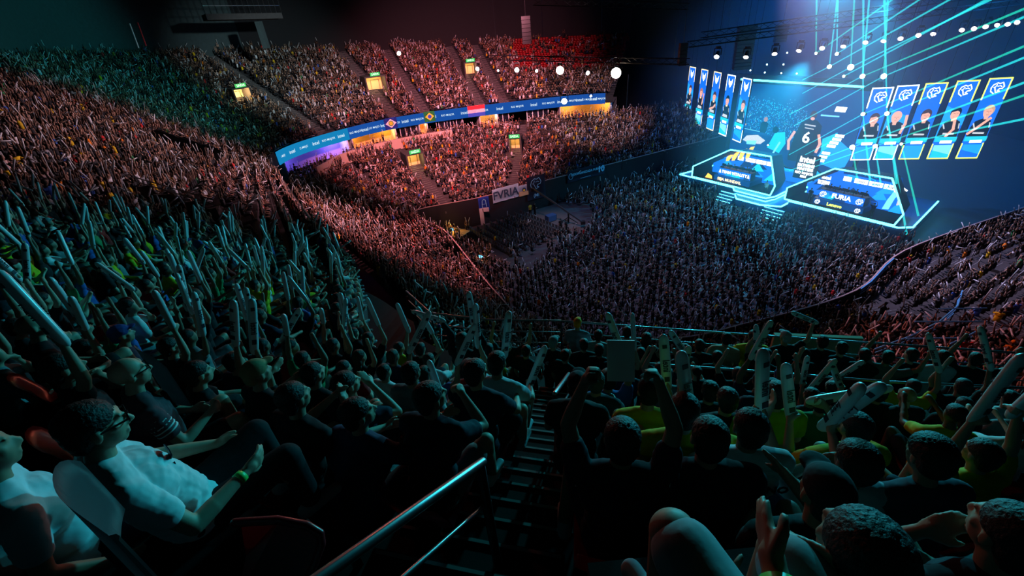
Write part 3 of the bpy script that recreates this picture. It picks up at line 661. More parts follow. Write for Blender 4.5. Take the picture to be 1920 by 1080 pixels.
# exposed cables from the floodlight rig
for (x0, y0, x1, y1, y, lb) in ((1178, 140, 1166, 318, 58, 'thin dark cable hanging in front of the lower far stand'),):
    a = ray(x0, y0); b = ray(x1, y1); pa = CAMP+a*(y/a.y); pb = CAMP+b*((y+3)/b.y); bm = bmesh.new(); tube(bm, pa, pb, .05, n=5); o = link('hanging_cable', fin(bm, 'c'), MT['metal']); tag(o, lb, 'cable')
# ------------------------------------------------------------------ lasers
def beam_mat(name, col, s):
    m = bpy.data.materials.new(name); m.use_nodes = True; nt = m.node_tree; nt.nodes.clear()
    o = nt.nodes.new('ShaderNodeOutputMaterial'); a = nt.nodes.new('ShaderNodeAddShader'); t = nt.nodes.new('ShaderNodeBsdfTransparent'); e = nt.nodes.new('ShaderNodeEmission')
    e.inputs['Color'].default_value = (*col, 1); e.inputs['Strength'].default_value = s
    nt.links.new(t.outputs[0], a.inputs[0]); nt.links.new(e.outputs[0], a.inputs[1]); nt.links.new(a.outputs[0], o.inputs['Surface']); return m
BM1 = beam_mat('laser_light', (.02, .64, .64), .50); BM2 = beam_mat('laser_light_green', (.02, .75, .48), .36)
LDOT = emat('laser_source', (.55, 1., 1.), 22.)
def ps(px, py, t):   # point on the vertical plane t metres behind the stage front
    d = ray(px, py); k = (t+(SO-CAMP).dot(SN))/d.dot(SN); return CAMP+d*k
SRC = [(1555, 125), (1595, 126), (1569, 101), (1617, 143), (1657, 143), (1618, 214), (1663, 213), (1598, 276), (1641, 274), (1690, 270), (1582, 143), (1530, 100)]
TOPS = [(1575, -40), (1605, -40), (1533, -40), (1628, -40), (1671, -40), (1600, -40), (1590, -40)]
SRCT = [3.0]*12
k = 0
for i, (px, py) in enumerate(SRC):
    p = ps(px, py, 3.0); e = empty('laser_projector', p)
    bm = bmesh.new(); box(bm, SN*.25, (.35, .35, .3)); link('projector_body', fin(bm, 'b'), MT['plastic'], e)
    r_ = (.20, .28, .16, .22, .24, .18, .20, .24, .20, .12, .12, .12)[i]
    bm = bmesh.new(); ellip(bm, (0, 0, 0), (r_, r_, r_), sub=2); link('bright_aperture', fin(bm, 'a', True), LDOT, e)
    tag(e, 'cyan laser projector %s' % ('high above the video wall, leftmost of its cluster', 'in the bright cluster right of the video wall top', 'uppermost of the cluster over the video wall', 'just right of the video wall bar', 'over the first big cat banner', 'beside the upper half of the first big cat banner', 'between the first two big cat banners, upper one', 'at the foot of the first big cat banner', 'between the feet of the first two big cat banners', 'at the foot of the third big cat banner', 'small, just above the light bar', 'small, top left of the laser cluster')[i], 'laser')
BE = [(0, 1577, -60), (1, 1605, -60), (2, 1572, -60), (3, 1635, -60), (4, 1668, -60), (5, 1619, -60), (6, 1657, -60),
      (11, 1532, -60), (5, 1632, 345), (6, 1700, 440), (7, 1609, 345), (8, 1652, 350), (6, 1681, 345), (9, 1722, 405),
      (0, 1905, -70), (1, 1960, -50), (3, 1960, 0), (4, 1960, 15), (2, 1860, -90), (5, 1960, 70), (6, 1960, 92), (7, 1960, 140), (8, 1960, 165), (10, 1960, -60), (9, 1960, 215), (11, 1800, -90)]
for j, (i, px, py) in enumerate(BE):
    a = SRC[i]; p = ps(a[0], a[1], 3.0)
    if py > 300: q = ps(px, py, .5)
    elif px < 1750: q = ps(px, py, 2.5)
    else: q = ps(px, py, -3.0)
    bm = bmesh.new(); tube(bm, p, q, .05, .09, 8); o = link('laser_ray', fin(bm, 'lb'), BM2 if j % 3 == 1 else BM1)
    tag(o, ('cyan laser beam rising steeply to the roof' if py < 0 and px < 1750 else 'cyan laser beam slanting down past the big cat banners' if py > 300 else 'cyan laser beam slanting up to the right across the stage')+('' if True else ''), 'laser beam', 'laser beams up' if py < 0 and px < 1750 else 'laser beams down' if py > 300 else 'slanting laser beams')
# beams continuing down-left from the sources as in the haze
for j, (a, px, py) in enumerate([(0, 1505, 150), (1, 1505, 175), (3, 1480, 215), (4, 1490, 235), (5, 1480, 290), (6, 1510, 290), (7, 1480, 320), (8, 1500, 322)]):
    s = SRC[a]; p = ps(s[0], s[1], 3.0); q = ps(px, py, 6.0); bm = bmesh.new(); tube(bm, p, q, .05, .05, 8); o = link('laser_ray', fin(bm, 'lb'), BM1); tag(o, 'cyan laser beam crossing down in front of the video wall', 'laser beam', 'laser beams before the video wall')
# small cyan dots of fixtures above the wall
for j, (px, py) in enumerate([(1438, 121), (1469, 121), (1407, 132), (1434, 136), (1465, 137), (1494, 138), (1530, 98), (1476, 99), (1440, 272)]):
    e = empty('pin_spot', ps(px, py, 8)); bm = bmesh.new(); tube(bm, SN*.02, SN*.3, .09, n=8); link('spot_body', fin(bm, 'a'), MT['plastic'], e)
    bm = bmesh.new(); ellip(bm, (0, 0, 0), (.09, .09, .09), sub=1); link('spot_lens', fin(bm, 'a'), LDOT, e); tag(e, 'tiny cyan pin spot above the video wall', 'stage lamp', 'pin spots above the video wall')
# ------------------------------------------------------------------ ribbon board on the upper stand front
def along(u0, u1, off, z0, z1, n=24, thick=.15):
    bm = bmesh.new(); V = []
    for u in np.linspace(u0, u1, n):
        p = Vector(UP.pt(u, 0.)); q = Vector(UP.pt(u, 1.)); d = p-q; d.z = 0; d.normalize(); p = p+d*off
        V.append([bm.verts.new((p.x, p.y, p.z+z0)), bm.verts.new((p.x, p.y, p.z+z1)), bm.verts.new((p.x-d.x*thick, p.y-d.y*thick, p.z+z1)), bm.verts.new((p.x-d.x*thick, p.y-d.y*thick, p.z+z0))])
    for x, y in zip(V, V[1:]):
        for j in range(4): bm.faces.new((x[j], y[j], y[(j+1) % 4], x[(j+1) % 4]))
    bm.faces.new(V[0][::-1]); bm.faces.new(V[-1]); return bm
def upf(u, off, z):
    p = Vector(UP.pt(u, 0.)); q = Vector(UP.pt(u, 1.)); d = p-q; d.z = 0; d.normalize()
    a = Vector(UP.pt(u-.02, 0.)); b = Vector(UP.pt(u+.02, 0.)); s = b-a; s.z = 0; s.normalize()
    p = p+d*off; p.z = p.z+z; return p, s, d
e = empty('ribbon_board', upf(8.1, .2, 0)[0]); inv = tr(e)
RB1 = emat('ribbon_blue', (.015, .11, .50), .75); RB2 = emat('ribbon_cyan', (.01, .28, .62), .8); RBT = emat('ribbon_text', (.7, .9, 1), 1.1)
me = fin(along(8.02, 9.0, .25, -1.2, .35), 'r'); me.transform(inv); link('cyan_band', me, RB2, e)
me = fin(along(9.0, 11.75, .25, -1.2, .35, 60), 'r'); me.transform(inv); link('blue_band', me, RB1, e)
bm = bmesh.new(); i = 0
for u in list(np.linspace(8.12, 8.9, 6))+list(np.linspace(9.1, 9.9, 7))+list(np.linspace(10.05, 11.6, 14)):
    p, s, d = upf(u, .27, -.42); i += 1
    if i % 2: tm = text_mesh('RIO MAJOR', .40, 0, .002)
    else: tm = text_mesh('intel', .62, 0, .006)
    bake(tm, frame(p, s, UPV)); bm.from_mesh(tm); bpy.data.meshes.remove(tm)
me = fin(bm, 't'); me.transform(inv); link('ribbon_lettering', me, RBT, e)
tag(e, 'blue ribbon board wrapping the upper stand front with small white lettering', 'led board')
# flags over the ribbon
FL = {'green': mat('flag_green', (.02, .30, .07), .8), 'yellow': mat('flag_yellow', (.85, .62, .03), .8), 'blue': mat('flag_blue', (.02, .07, .45), .8), 'white': mat('flag_white', (.8, .8, .8), .8), 'red': mat('flag_red', (.7, .02, .03), .8), 'black': mat('flag_black', (.015, .02, .04), .8)}
for kk in FL: E_['fl_'+kk] = FL[kk]
def cloth_flag(T_pt, w, h, parts, label, name='hanging_flag', cat='flag'):
    p, s, d = T_pt; e = empty(name, p); inv = tr(e)
    bm = bmesh.new(); n = 10   # cloth with soft folds
    V = [[bm.verts.new(p+s*(w*(i/n-.5))+d*(.05*math.sin(i*1.7)+.02)+UPV*(-h*j/4)) for j in range(5)] for i in range(n+1)]
    for i in range(n):
        for j in range(4): bm.faces.new((V[i][j], V[i+1][j], V[i+1][j+1], V[i][j+1]))
    bmesh.ops.solidify(bm, geom=bm.faces[:], thickness=.02)
    me = fin(bm, 'f', True); me.transform(inv); link('cloth', me, FL[parts[0]], e)
    B = Board(p-s*w/2-UPV*h+d*.07, s, d, e, 'fl', inv)
    parts[1](B, w, h); B.done(); tag(e, label, cat); return e
def mg(B, w, h): B.poly('fl_white', [(w*.08, h/2), (w/2, h*.9), (w*.92, h/2), (w/2, h*.1)]); B.disc('fl_green', (w/2, h/2), h*.24); B.disc('fl_yellow', (w/2, h/2), h*.17)
def br(B, w, h): B.poly('fl_yellow', [(w*.1, h/2), (w/2, h*.88), (w*.9, h/2), (w/2, h*.12)]); B.disc('fl_blue', (w/2, h/2), h*.2)
def nl(B, w, h): B.poly('fl_red', [(0, h*.66), (w, h*.66), (w, h), (0, h)]); B.poly('fl_blue', [(0, 0), (w, 0), (w, h*.33), (0, h*.33)])
def upx(px, py): return UP.hit(px, py)[0]
u_ = upx(729, 226); cloth_flag(upf(u_, .42, .5), 2.0, 1.6, ('blue', mg), 'blue flag with white diamond and yellow disc hanging over the ribbon board')
u_ = upx(803, 214); cloth_flag(upf(u_, .42, .5), 1.7, 1.5, ('green', br), 'green flag with yellow diamond hanging over the ribbon board')
u_ = upx(891, 206); cloth_flag(upf(u_, .42, .5), 2.7, 1.6, ('white', nl), 'red, white and blue striped flag hanging over the ribbon board')
# suites under the ribbon
PURP = mat('purple_lit_wall', (.45, .38, .9), .8); AMB = mat('amber_lit_wall', (.9, .5, .15), .8)  # purple and amber of the suite lights mixed into the wall colours
def suite(u0, u1, m, col, energy, label, back=2.6):
    e = empty('suite_box', upf((u0+u1)/2, 0, -3)[0]); inv = tr(e)
    me = fin(along(u0, u1, -back, -3.6, -1.15, 12, .1), 's'); me.transform(inv); link('back_wall', me, m, e)
    for u in (u0, u1):
        bm = bmesh.new(); a = upf(u, -back, -2.4)[0]; b = upf(u, .1, -2.4)[0]; bar(bm, a, b, .12, 2.4)
        me = fin(bm, 'p'); me.transform(inv); link('side_partition', me, MT['whiteframe'], e)
    for f in np.linspace(.12, .88, max(2, int(round((u1-u0)*14/6)))):
        p = upf(u0+(u1-u0)*f, -1.1, -1.6)[0]; L = bpy.data.lights.new('suite_light', 'POINT'); L.energy = energy; L.color = col; L.shadow_soft_size = .2
        lo = bpy.data.objects.new('suite_light', L); COL.objects.link(lo); lo.location = p
    tag(e, label, 'suite'); return e
suite(8.12, 8.97, PURP, (.35, .25, 1.), 260, 'purple lit hospitality suite under the left end of the ribbon board')
suite(9.03, upx(738, 225), AMB, (1., .5, .12), 170, 'orange lit suite next to the purple one')
suite(upx(783, 219), upx(797, 218), AMB, (1., .35, .1), 60, 'narrow orange suite between two banks of windows')
suite(upx(898, 210), upx(932, 205), AMB, (1., .62, .35), 80, 'tan walled suite under the striped flag')
suite(upx(1050, 190), 11.9, AMB, (1., .55, .2), 200, 'bright amber suite at the right end of the ribbon board')
def window_bank(px0, px1, py, n, label):
    u0, u1 = upx(px0, py), upx(px1, py); e = empty('suite_windows', upf((u0+u1)/2, 0, -3)[0]); inv = tr(e)
    me = fin(along(u0, u1, -.7, -3.0, -1.2, 8, .05), 'g'); me.transform(inv); link('dark_glass', me, MT['glass'], e)
    bm = bmesh.new()
    for f in np.linspace(0, 1, n+1):
        a = upf(u0+(u1-u0)*f, -.66, -3.05)[0]; bar(bm, a, a+UPV*1.9, .1)
    for z in (-3.0, -1.2): bar(bm, upf(u0, -.66, z)[0], upf(u1, -.66, z)[0], .1)
    me = fin(bm, 'w'); me.transform(inv); link('window_frame', me, MT['whiteframe'], e); tag(e, label, 'windows')
window_bank(749, 781, 228, 3, 'dark suite windows right of the blue diamond flag')
window_bank(822, 868, 216, 4, 'dark suite windows left of the striped flag')
window_bank(933, 954, 204, 2, 'pair of dark suite windows right of the tan suite')
window_bank(990, 1030, 196, 4, 'dark suite windows left of the orange floodlight')
# low dividing wall in the lower far stand
us = []
n = 26; A0 = LO.hit(600, 335); A1 = LO.hit(700, 290); A2 = LO.hit(850, 262)
bm = bmesh.new(); V = []
for f in np.linspace(0, 2, n):
    a, b, t = (A0, A1, f) if f <= 1 else (A1, A2, f-1)
    u = a[0]+(b[0]-a[0])*t; k = a[1]+(b[1]-a[1])*t; p = Vector(LO.pt(u, k)); q = Vector(LO.pt(u, k+1)); d = (q-p); d.z = 0; d.normalize()
    V.append([bm.verts.new(v) for v in (p+UPV*-.2, p+UPV*1.5, p+d*.2+UPV*1.5, p+d*.2+UPV*-.2)])
for x, y in zip(V, V[1:]):
    for j in range(4): bm.faces.new((x[j], y[j], y[(j+1) % 4], x[(j+1) % 4]))
struct('wall_divider_far', bm, mat('beige_wall', (.55, .42, .34), .8))
# ------------------------------------------------------------------ banners on the lower stand wall
def lof(px, py, off=.22, zoff=.95):
    us_ = np.arange(0, 14, .01); P = LO.pt(us_, np.zeros_like(us_)); X, Y, D = proj(P[:, 0], P[:, 1], P[:, 2]+zoff)
    dd = (X-px)**2+(Y-py)**2; dd[D < 1] = 1e9; u = us_[np.argmin(dd)]
    p = Vector(LO.pt(u, 0.)); q = Vector(LO.pt(u, 1.)); d = p-q; d.z = 0; d.normalize()
    a = Vector(LO.pt(u-.02, 0.)); b = Vector(LO.pt(u+.02, 0.)); s = b-a; s.z = 0; s.normalize()
    if s.dot(Vector((1, 0, 0))) < 0: s = -s
    return p+d*off+UPV*zoff, s, d
LEDB = emat('banner_lit', (.35, .75, .9), .35); E_['bl'] = mat('banner_cyan_lit', (.50, .72, .80), .8); E_['bd'] = mat('banner_ink', (.02, .05, .09), .8); E_['bk'] = FL['black']; E_['btxt'] = mat('banner_blue_text', (.25, .6, .78), .8); E_['btan'] = mat('banner_tan', (.6, .42, .2), .8)  # pale banner colour takes in the cyan light falling on it
def f_furia(B, w, h): B.text('bd', 'FVRIA', (w/2, h*.48), h*.80, .03)
def f_cat(B, w, h): panther(B, 'btxt', (w*.5, h*.66), h*.5, .07); B.text('btxt', '(Ml', (w*.5, h*.17), h*.2, .01)
def f_small(B, w, h): B.poly('btan', [(0, 0), (w, 0), (w, h*.35), (0, h*.45)]); B.disc('bd', (w*.5, h*.55), h*.2); B.disc('fl_yellow', (w*.5, h*.5), h*.1)
def f_left(B, w, h): B.line('btxt', [(w*.3, h*.3), (w*.35, h*.75), (w*.5, h*.85), (w*.65, h*.75), (w*.7, h*.3)], .08); B.line('btxt', [(w*.3, h*.5), (w*.7, h*.5)], .06); B.line('btxt', [(w*.25, h*.2), (w*.75, h*.2)], .1)
def f_long(B, w, h):
    B.line('btxt', [(.55+.32*math.cos(t), h*.5+.4*math.sin(t)) for t in np.linspace(.5, 6.6, 16)], .07); B.text('btxt', 'DE2ORGANIZADA FURIOSA'.replace('2', 'S'), (w*.53, h*.6), .42, .014); B.text('btxt', '10', (w*.91, h*.5), 1.15, .04); B.line('btxt', [(w*.35, h*.15), (w*.62, h*.17)], .05)
FL['pale'] = E_['bl']
cloth_flag(lof(948, 352, .25, 1.6), 3.7, 1.75, ('pale', f_furia), 'pale cloth banner with big dark lettering on the lower stand wall', 'hanging_banner', 'banner')
cloth_flag(lof(982, 343, .25, 1.2), 1.5, 1.4, ('pale', f_small), 'small pale and tan flag between the lettered banner and the big cat banner', 'hanging_banner', 'banner')
cloth_flag(lof(1005, 330, .3, 2.0), 2.7, 3.1, ('black', f_cat), 'black banner with a pale blue big cat outline on the lower stand wall', 'hanging_banner', 'banner')
cloth_flag(lof(905, 371, .25, 1.0), 1.4, 1.8, ('blue', f_left), 'small dark blue banner left of the lettered cloth banner', 'hanging_banner', 'banner')
cloth_flag(lof(1101, 320, .25, 1.5), 6.0, 1.6, ('black', f_long), 'long dark supporters banner with blue lettering and a number at its end', 'hanging_banner', 'banner')
# white board leaning under the wall
e = empty('pale_signboard', lof(893, 378, .5, -2.6)[0]); bm = bmesh.new(); box(bm, (0, 0, 1.2), (.5, .1, 2.2)); box(bm, (.55, 0, 2.1), (.8, .1, .5)); link('panel_face', fin(bm, 'p'), MT['paper'], e); tag(e, 'pale angled panel under the lower stand wall beside the empty chairs', 'panel')
# rail on the lower wall
bm = bmesh.new()
for (q, d, z), (q2, d2, z2) in zip(LFL, LFL[1:]): bar(bm, (q.x, q.y, z+1.0), (q2.x, q2.y, z2+1.0), .1, .07)
o = struct('trim_2', bm, mat('wall_cap', (.45, .30, .28), .6))
# floor area: rows of chairs, camera jib, cases, desks
def chair_mesh():
    bm = bmesh.new(); box(bm, (0, 0, .45), (.44, .42, .05)); box(bm, (0, -.2, .72), (.42, .04, .38))
    for x in (-.19, .19):
        for y in (-.18, .18): bar(bm, (x, y, 0), (x, y, .44), .03)
        bar(bm, (x, -.2, .44), (x, -.2, .9), .03)
    return fin(bm, 'folding_chair')
CM = chair_mesh(); cx, cy = Vector((-.95, -.3, 0)), None
A = at(845, 432, 0); Bp = at(1005, 478, 0); rowd = (at(968, 470, 0)-at(868, 418, 0)).normalized(); nrm_ = Vector((-rowd.y, rowd.x, 0))
if nrm_.x < 0: nrm_ = -nrm_
CH = []; base = at(884, 442, 0)
for r_ in range(9):
    for c_ in range(15):
        p = base+nrm_*(.95*r_)+rowd*(.56*c_)+nrm_*.3
        CH.append((p, r_, c_))
ang = math.atan2(nrm_.y, nrm_.x)-math.pi/2
for i, (p, r_, c_) in enumerate(CH):
    o = bpy.data.objects.new('folding_chair', CM); COL.objects.link(o)
    if i == 0: CM.materials.append(MT['seat_grey'])
    o.location = p; o.rotation_euler = (0, 0, ang); tag(o, 'empty black chair in the %s row of the floor block by the wall' % ORD[r_], 'chair', 'chairs in the %s row of the floor block' % ORD[r_])
def flight_case(p, s, label, m):
    e = empty('flight_case', p, .5); bm = bmesh.new(); box(bm, (0, 0, s[2]/2+.1), s); link('case_body', fin(bm, 'c'), m, e)
    bm = bmesh.new()
    for x in (-1, 1):
        for y in (-1, 1): tube(bm, (x*s[0]*.4, y*s[1]*.4-.03, .05), (x*s[0]*.4, y*s[1]*.4+.03, .05), .05, n=8); bar(bm, (x*s[0]/2, y*s[1]/2, .1), (x*s[0]/2, y*s[1]/2, s[2]+.1), .04)
    link('corner_trim', fin(bm, 'c'), MT['chrome'], e); tag(e, label, 'case')
flight_case(at(1033, 414, 0), (1.2, .8, .7), 'dark blue case on the bare floor near the camera crane', mat('case_blue', (.03, .08, .2), .5))
# camera crane
e = empty('camera_crane', at(1066, 420, 0)); inv = tr(e); o_ = Vector(e.location)
bm = bmesh.new()
for a in (0, 2.1, 4.2): bar(bm, o_+Vector((0, 0, .9)), o_+Vector((1.1*math.cos(a), 1.1*math.sin(a), .05)), .08)
tube(bm, o_+UPV*.2, o_+UPV*1.4, .1); me = fin(bm, 'b'); me.transform(inv); link('tripod', me, MT['metal'], e)
tip = lof(1012, 366, 2.5, 1.2)[0]; 
pv = o_+UPV*1.5; dr = (tip-pv); tail = pv-dr.normalized()*2.2
bm = bmesh.new(); bar(bm, tip, tail, .14, .2); me = fin(bm, 'a'); me.transform(inv); link('boom', me, MT['rail'], e)
bm = bmesh.new(); box(bm, tail, (.5, .5, .4)); me = fin(bm, 'w'); me.transform(inv); link('counterweight', me, MT['plastic'], e)
bm = bmesh.new(); box(bm, tip-UPV*.3, (.35, .5, .35)); tube(bm, tip-UPV*.3, tip-UPV*.3+Vector((.4, -.3, 0)), .1); me = fin(bm, 'w'); me.transform(inv); link('crane_camera', me, MT['plastic'], e)
tag(e, 'long camera crane over the bare floor below the big cat banner', 'camera crane')
bm = bmesh.new(); a = at(976, 408, .08); b = at(1004, 416, .08); bar(bm, a, b, .2, .06); o = link('cable_ramp', fin(bm, 'r'), mat('orange_cable_ramp', (.9, .2, .03), .5)); tag(o, 'orange cable ramp on the bare floor', 'cable ramp')
# operator desks
def tech_desk(px, py, glow, label, size=(2.2, 1.2)):
    p = at(px, py, 0); e = empty('tech_desk', p, -.6); bm = bmesh.new(); box(bm, (0, 0, .75), (size[0], size[1], .05)); box(bm, (0, -size[1]/2, .4), (size[0], .04, .7))
    for x in (-1, 1): bar(bm, (x*size[0]*.46, .4, 0), (x*size[0]*.46, .4, .75), .05)
    link('table', fin(bm, 't'), MT['warmwall'] if glow == 'amber' else MT['plastic'], e)
    bm = bmesh.new(); box(bm, (-.4, .2, 1.0), (.6, .04, .38)); box(bm, (.4, .2, 1.0), (.6, .04, .38)); box(bm, (-.4, .2, .8), (.05, .05, .1)); box(bm, (.4, .2, .8), (.05, .05, .1)); link('monitor', fin(bm, 'm'), MT['plastic'], e)
    bm = bmesh.new(); box(bm, (-.4, .175, 1.0), (.55, .01, .33)); link('monitor_glow', fin(bm, 'm'), E_['sky'], e)
    if glow:
        L = bpy.data.lights.new('desk_lamp_light', 'POINT'); L.energy = 60 if glow == 'amber' else 25; L.color = (1, .45, .1); L.shadow_soft_size = .1
        lo = bpy.data.objects.new('desk_lamp_light', L); COL.objects.link(lo); lo.parent = e; lo.location = (0, 0, 1.6)
        bm = bmesh.new(); tube(bm, (0, .4, .78), (0, .4, 1.7), .02, n=6); ellip(bm, (0, .35, 1.72), (.12, .12, .08)); link('desk_lamp', fin(bm, 'l'), MT['chrome'], e)
        bm = bmesh.new()
        for q in range(7): box(bm, (-.8+.25*q, -.2+(q % 3)*.15, .80), (.16, .12, .05))
        link('control_surface', fin(bm, 'c'), MT['flame'] if 'flame' in MT else MT['warmwall'], e)
    tag(e, label, 'desk')
tech_desk(852, 446, 'amber', 'amber lit operator desk at the floor corner below the dark wall', (3.4, 2.2))
tech_desk(908, 500, 'amber2', 'operator desk with an orange glowing top on the near side of the floor chairs')
# ------------------------------------------------------------------ balcony on the left back wall
def ptd(px, py, dist): d = ray(px, py).normalized(); return CAMP+d*dist
e = empty('service_balcony', ptd(450, 30, 82)); inv = tr(e)
x0, x1 = ptd(385, 26, 80), ptd(528, 24, 84); bk = Vector((-.55, .83, 0))
bm = bmesh.new(); prism(bm, [x0-UPV*.7, x1-UPV*.7, x1-UPV*.7+bk*5, x0-UPV*.7+bk*5], UPV*.7); me = fin(bm, 'd'); me.transform(inv); link('balcony_deck', me, MT['concrete'], e)
bm = bmesh.new(); n = 14
for i in range(n+1): q = x0.lerp(x1, i/n); bar(bm, q, q+UPV*2.6, .05)
for z in (.9, 1.7, 2.6): bar(bm, x0+UPV*z, x1+UPV*z, .06)
me = fin(bm, 'd'); me.transform(inv); link('balustrade', me, MT['rail'], e)
bm = bmesh.new(); q = ptd(484, 40, 83); bar(bm, q, Vector((q.x, q.y, q.z-3.4)), 1.2, .6); me = fin(bm, 'd'); me.transform(inv); link('support_pillar', me, MT['wallteal'], e)
tag(e, 'service balcony with balustrade and pillar high on the left back wall', 'balcony')
# white/red poles at the back left
for (a, b, m, lb) in (((243, 44), (260, 80), MT['paper'], 'thin white flagpole leaning above the top left rows'), ((258, 42), (274, 76), FL['red'], 'thin red flagpole leaning above the top left rows')):
    bm = bmesh.new(); tube(bm, ptd(*a, 56), ptd(b[0], b[1]+10, 56), .05, n=6); o = link('flagpole', fin(bm, 'f'), m); tag(o, lb, 'pole')
# exit banner beside the amber doorway
# ------------------------------------------------------------------ rails near the camera
def rail_set(name, pts_top, posts, label, mids=(.45,), r1=.026, r2=.018, postr=.026, hgt=1.0, mat_=None, cat='handrail'):
    e = empty(name, Vector(pts_top[0])-UPV*hgt); inv = tr(e); mat_ = mat_ or MT['rail']
    bm = bmesh.new()
    for a, b in zip(pts_top, pts_top[1:]): capsule(bm, a, r1, b, r1, 12, 3)
    me = fin(bm, 'r', True); me.transform(inv); link('top_rail', me, mat_, e)
    for m in mids:
        bm = bmesh.new()
        for a, b in zip(pts_top, pts_top[1:]): capsule(bm, Vector(a)-UPV*m, r2, Vector(b)-UPV*m, r2, 10, 2)
        me = fin(bm, 'r', True); me.transform(inv); link('middle_rail', me, mat_, e)
    for p in posts:
        bm = bmesh.new(); tube(bm, Vector(p)-UPV*hgt, Vector(p), postr, n=10); me = fin(bm, 'r', True); me.transform(inv); link('post', me, MT['metal'], e)
    tag(e, label, cat); return e
a = ray(905, 866); N1 = CAMP+a*(1.55/a.y)
g1 = Vector((.276, .961, -.66))
a = ray(600, 1083); N0 = CAMP+a*(.80/a.y); N0 = N1+(N0-N1).normalized()*1.35
rail_set('stair_handrail', [N0, N1], [N1-(N1-N0).normalized()*.03], 'thick steel handrail slanting through the foreground of the stair', (.34,), .024, .013, .028, 1.0)
a = ray(1040, 738); P0 = CAMP+a*(3.0/a.y)
P1 = P0+g1*.95
rail_set('stair_handrail', [P0, P1], [P0, P1], 'short dark handrail standing in the middle of the stair further down', (.30, .55), .022, .012, .024, 1.0)
zt = 18.0
def rl(px, py): return at(px, py, zt)
Q = [rl(1215, 682), rl(1400, 695), rl(1660, 716), rl(1925, 728)]
pts = [Q[0].lerp(Q[1], .0), Q[0].lerp(Q[1], .99), Q[1].lerp(Q[2], .5), Q[2], Q[2].lerp(Q[3], .5), Q[3]]
rail_set('walkway_guardrail', Q, pts, 'guardrail along the front of the near right block', (.33, .66), .022, .016, .022, 1.05)
# edge rail beyond the walkway
Ed = [Vector((p.x, p.y, p.z+.25)) for p in WKo[0:34:3]]
rail_set('edge_guardrail', Ed, Ed[::2], 'thin dark guardrail at the outer edge of the walkway', (.3, .6), .02, .012, .02, 1.0)
# long blue handrail and steps of the lower right stand
def low_rail(px0, py0, px1, py1, label, n=5):
    h0 = LO.hit(px0, py0, 1.0); h1 = LO.hit(px1, py1, 1.0); pts = []
    for f in np.linspace(0, 1, n):
        u = h0[0]+(h1[0]-h0[0])*f; k = h0[1]+(h1[1]-h0[1])*f; p = LO.pt(u, k); a = LO.F and crom(LO.F, u); b = crom(LO.B, u); z = a[2]+(b[2]-a[2])*k/LO.n
        pts.append(Vector((p[0], p[1], z+1.0)))
    rail_set('stand_handrail', pts, pts, label, (.25, .5), .05, .035, .03, 1.0, BRAIL)
BRAIL = mat('glossy_blue_rail', (.10, .42, .80), .3, .1)
low_rail(1640, 655, 1805, 545, 'long shiny blue handrail crossing the lower right stand'); low_rail(1598, 512, 1672, 478, 'short blue handrail further up in the lower right stand'); low_rail(1775, 655, 1830, 622, 'short blue handrail right of the long blue one')
rail_set('cross_rail', [at(1700, 635, 8.6), at(1800, 634, 8.6)], [at(1700, 635, 8.6)], 'upper horizontal blue rail over the bare steps in the lower right stand', (), .04, .02, .03, .8, BRAIL)
rail_set('cross_rail', [at(1716, 603, 7.9), at(1850, 603, 7.9)], [at(1716, 603, 7.9)], 'second horizontal rail higher up the bare steps', (), .04, .02, .03, .8, BRAIL)
rail_set('cross_rail', [at(1760, 579, 7.3), at(1850, 578, 7.3)], [at(1760, 579, 7.3)], 'third horizontal rail beside the standing person in yellow', (), .03, .02, .03, .8, BRAIL)

for (a, b, c, d, m, lb) in (((0, 455), (62, 500), (48, 520), (0, 492), 'green', 'green flag sagging at the far left edge among raised arms'), ((42, 378), (78, 392), (70, 404), (48, 396), 'yellow', 'small yellow flag waved at the upper far left'), ((286, 398), (300, 394), (303, 414), (294, 416), 'limegreen', 'bright green cloth standing in for a green glow over the lower left parapet')):
    if m == 'limegreen': FL['limegreen'] = mat('green_glow_cloth', (.15, .9, .1), .6)  # lime colour stands in for a small green glow
    dist = 17 if m == 'green' else 26
    q = [ptd(x, y, dist) for x, y in (a, b, c, d)]; o_ = q[0]; bm = bmesh.new(); n = 8; V = []
    for i in range(n+1):
        t = i/n; top = q[0].lerp(q[1], t); bot = q[3].lerp(q[2], t); V.append([bm.verts.new(top.lerp(bot, j/4)+Vector((.08*math.sin(i*1.9+j), .1*math.cos(i*1.3), .05*math.sin(i*2.3)))-o_) for j in range(5)])
    for i in range(n):
        for j in range(4): bm.faces.new((V[i][j], V[i+1][j], V[i+1][j+1], V[i][j+1]))
    bmesh.ops.solidify(bm, geom=bm.faces[:], thickness=.02); o = link('waved_flag', fin(bm, 'f', True), FL[m]); o.location = o_; tag(o, lb, 'flag')
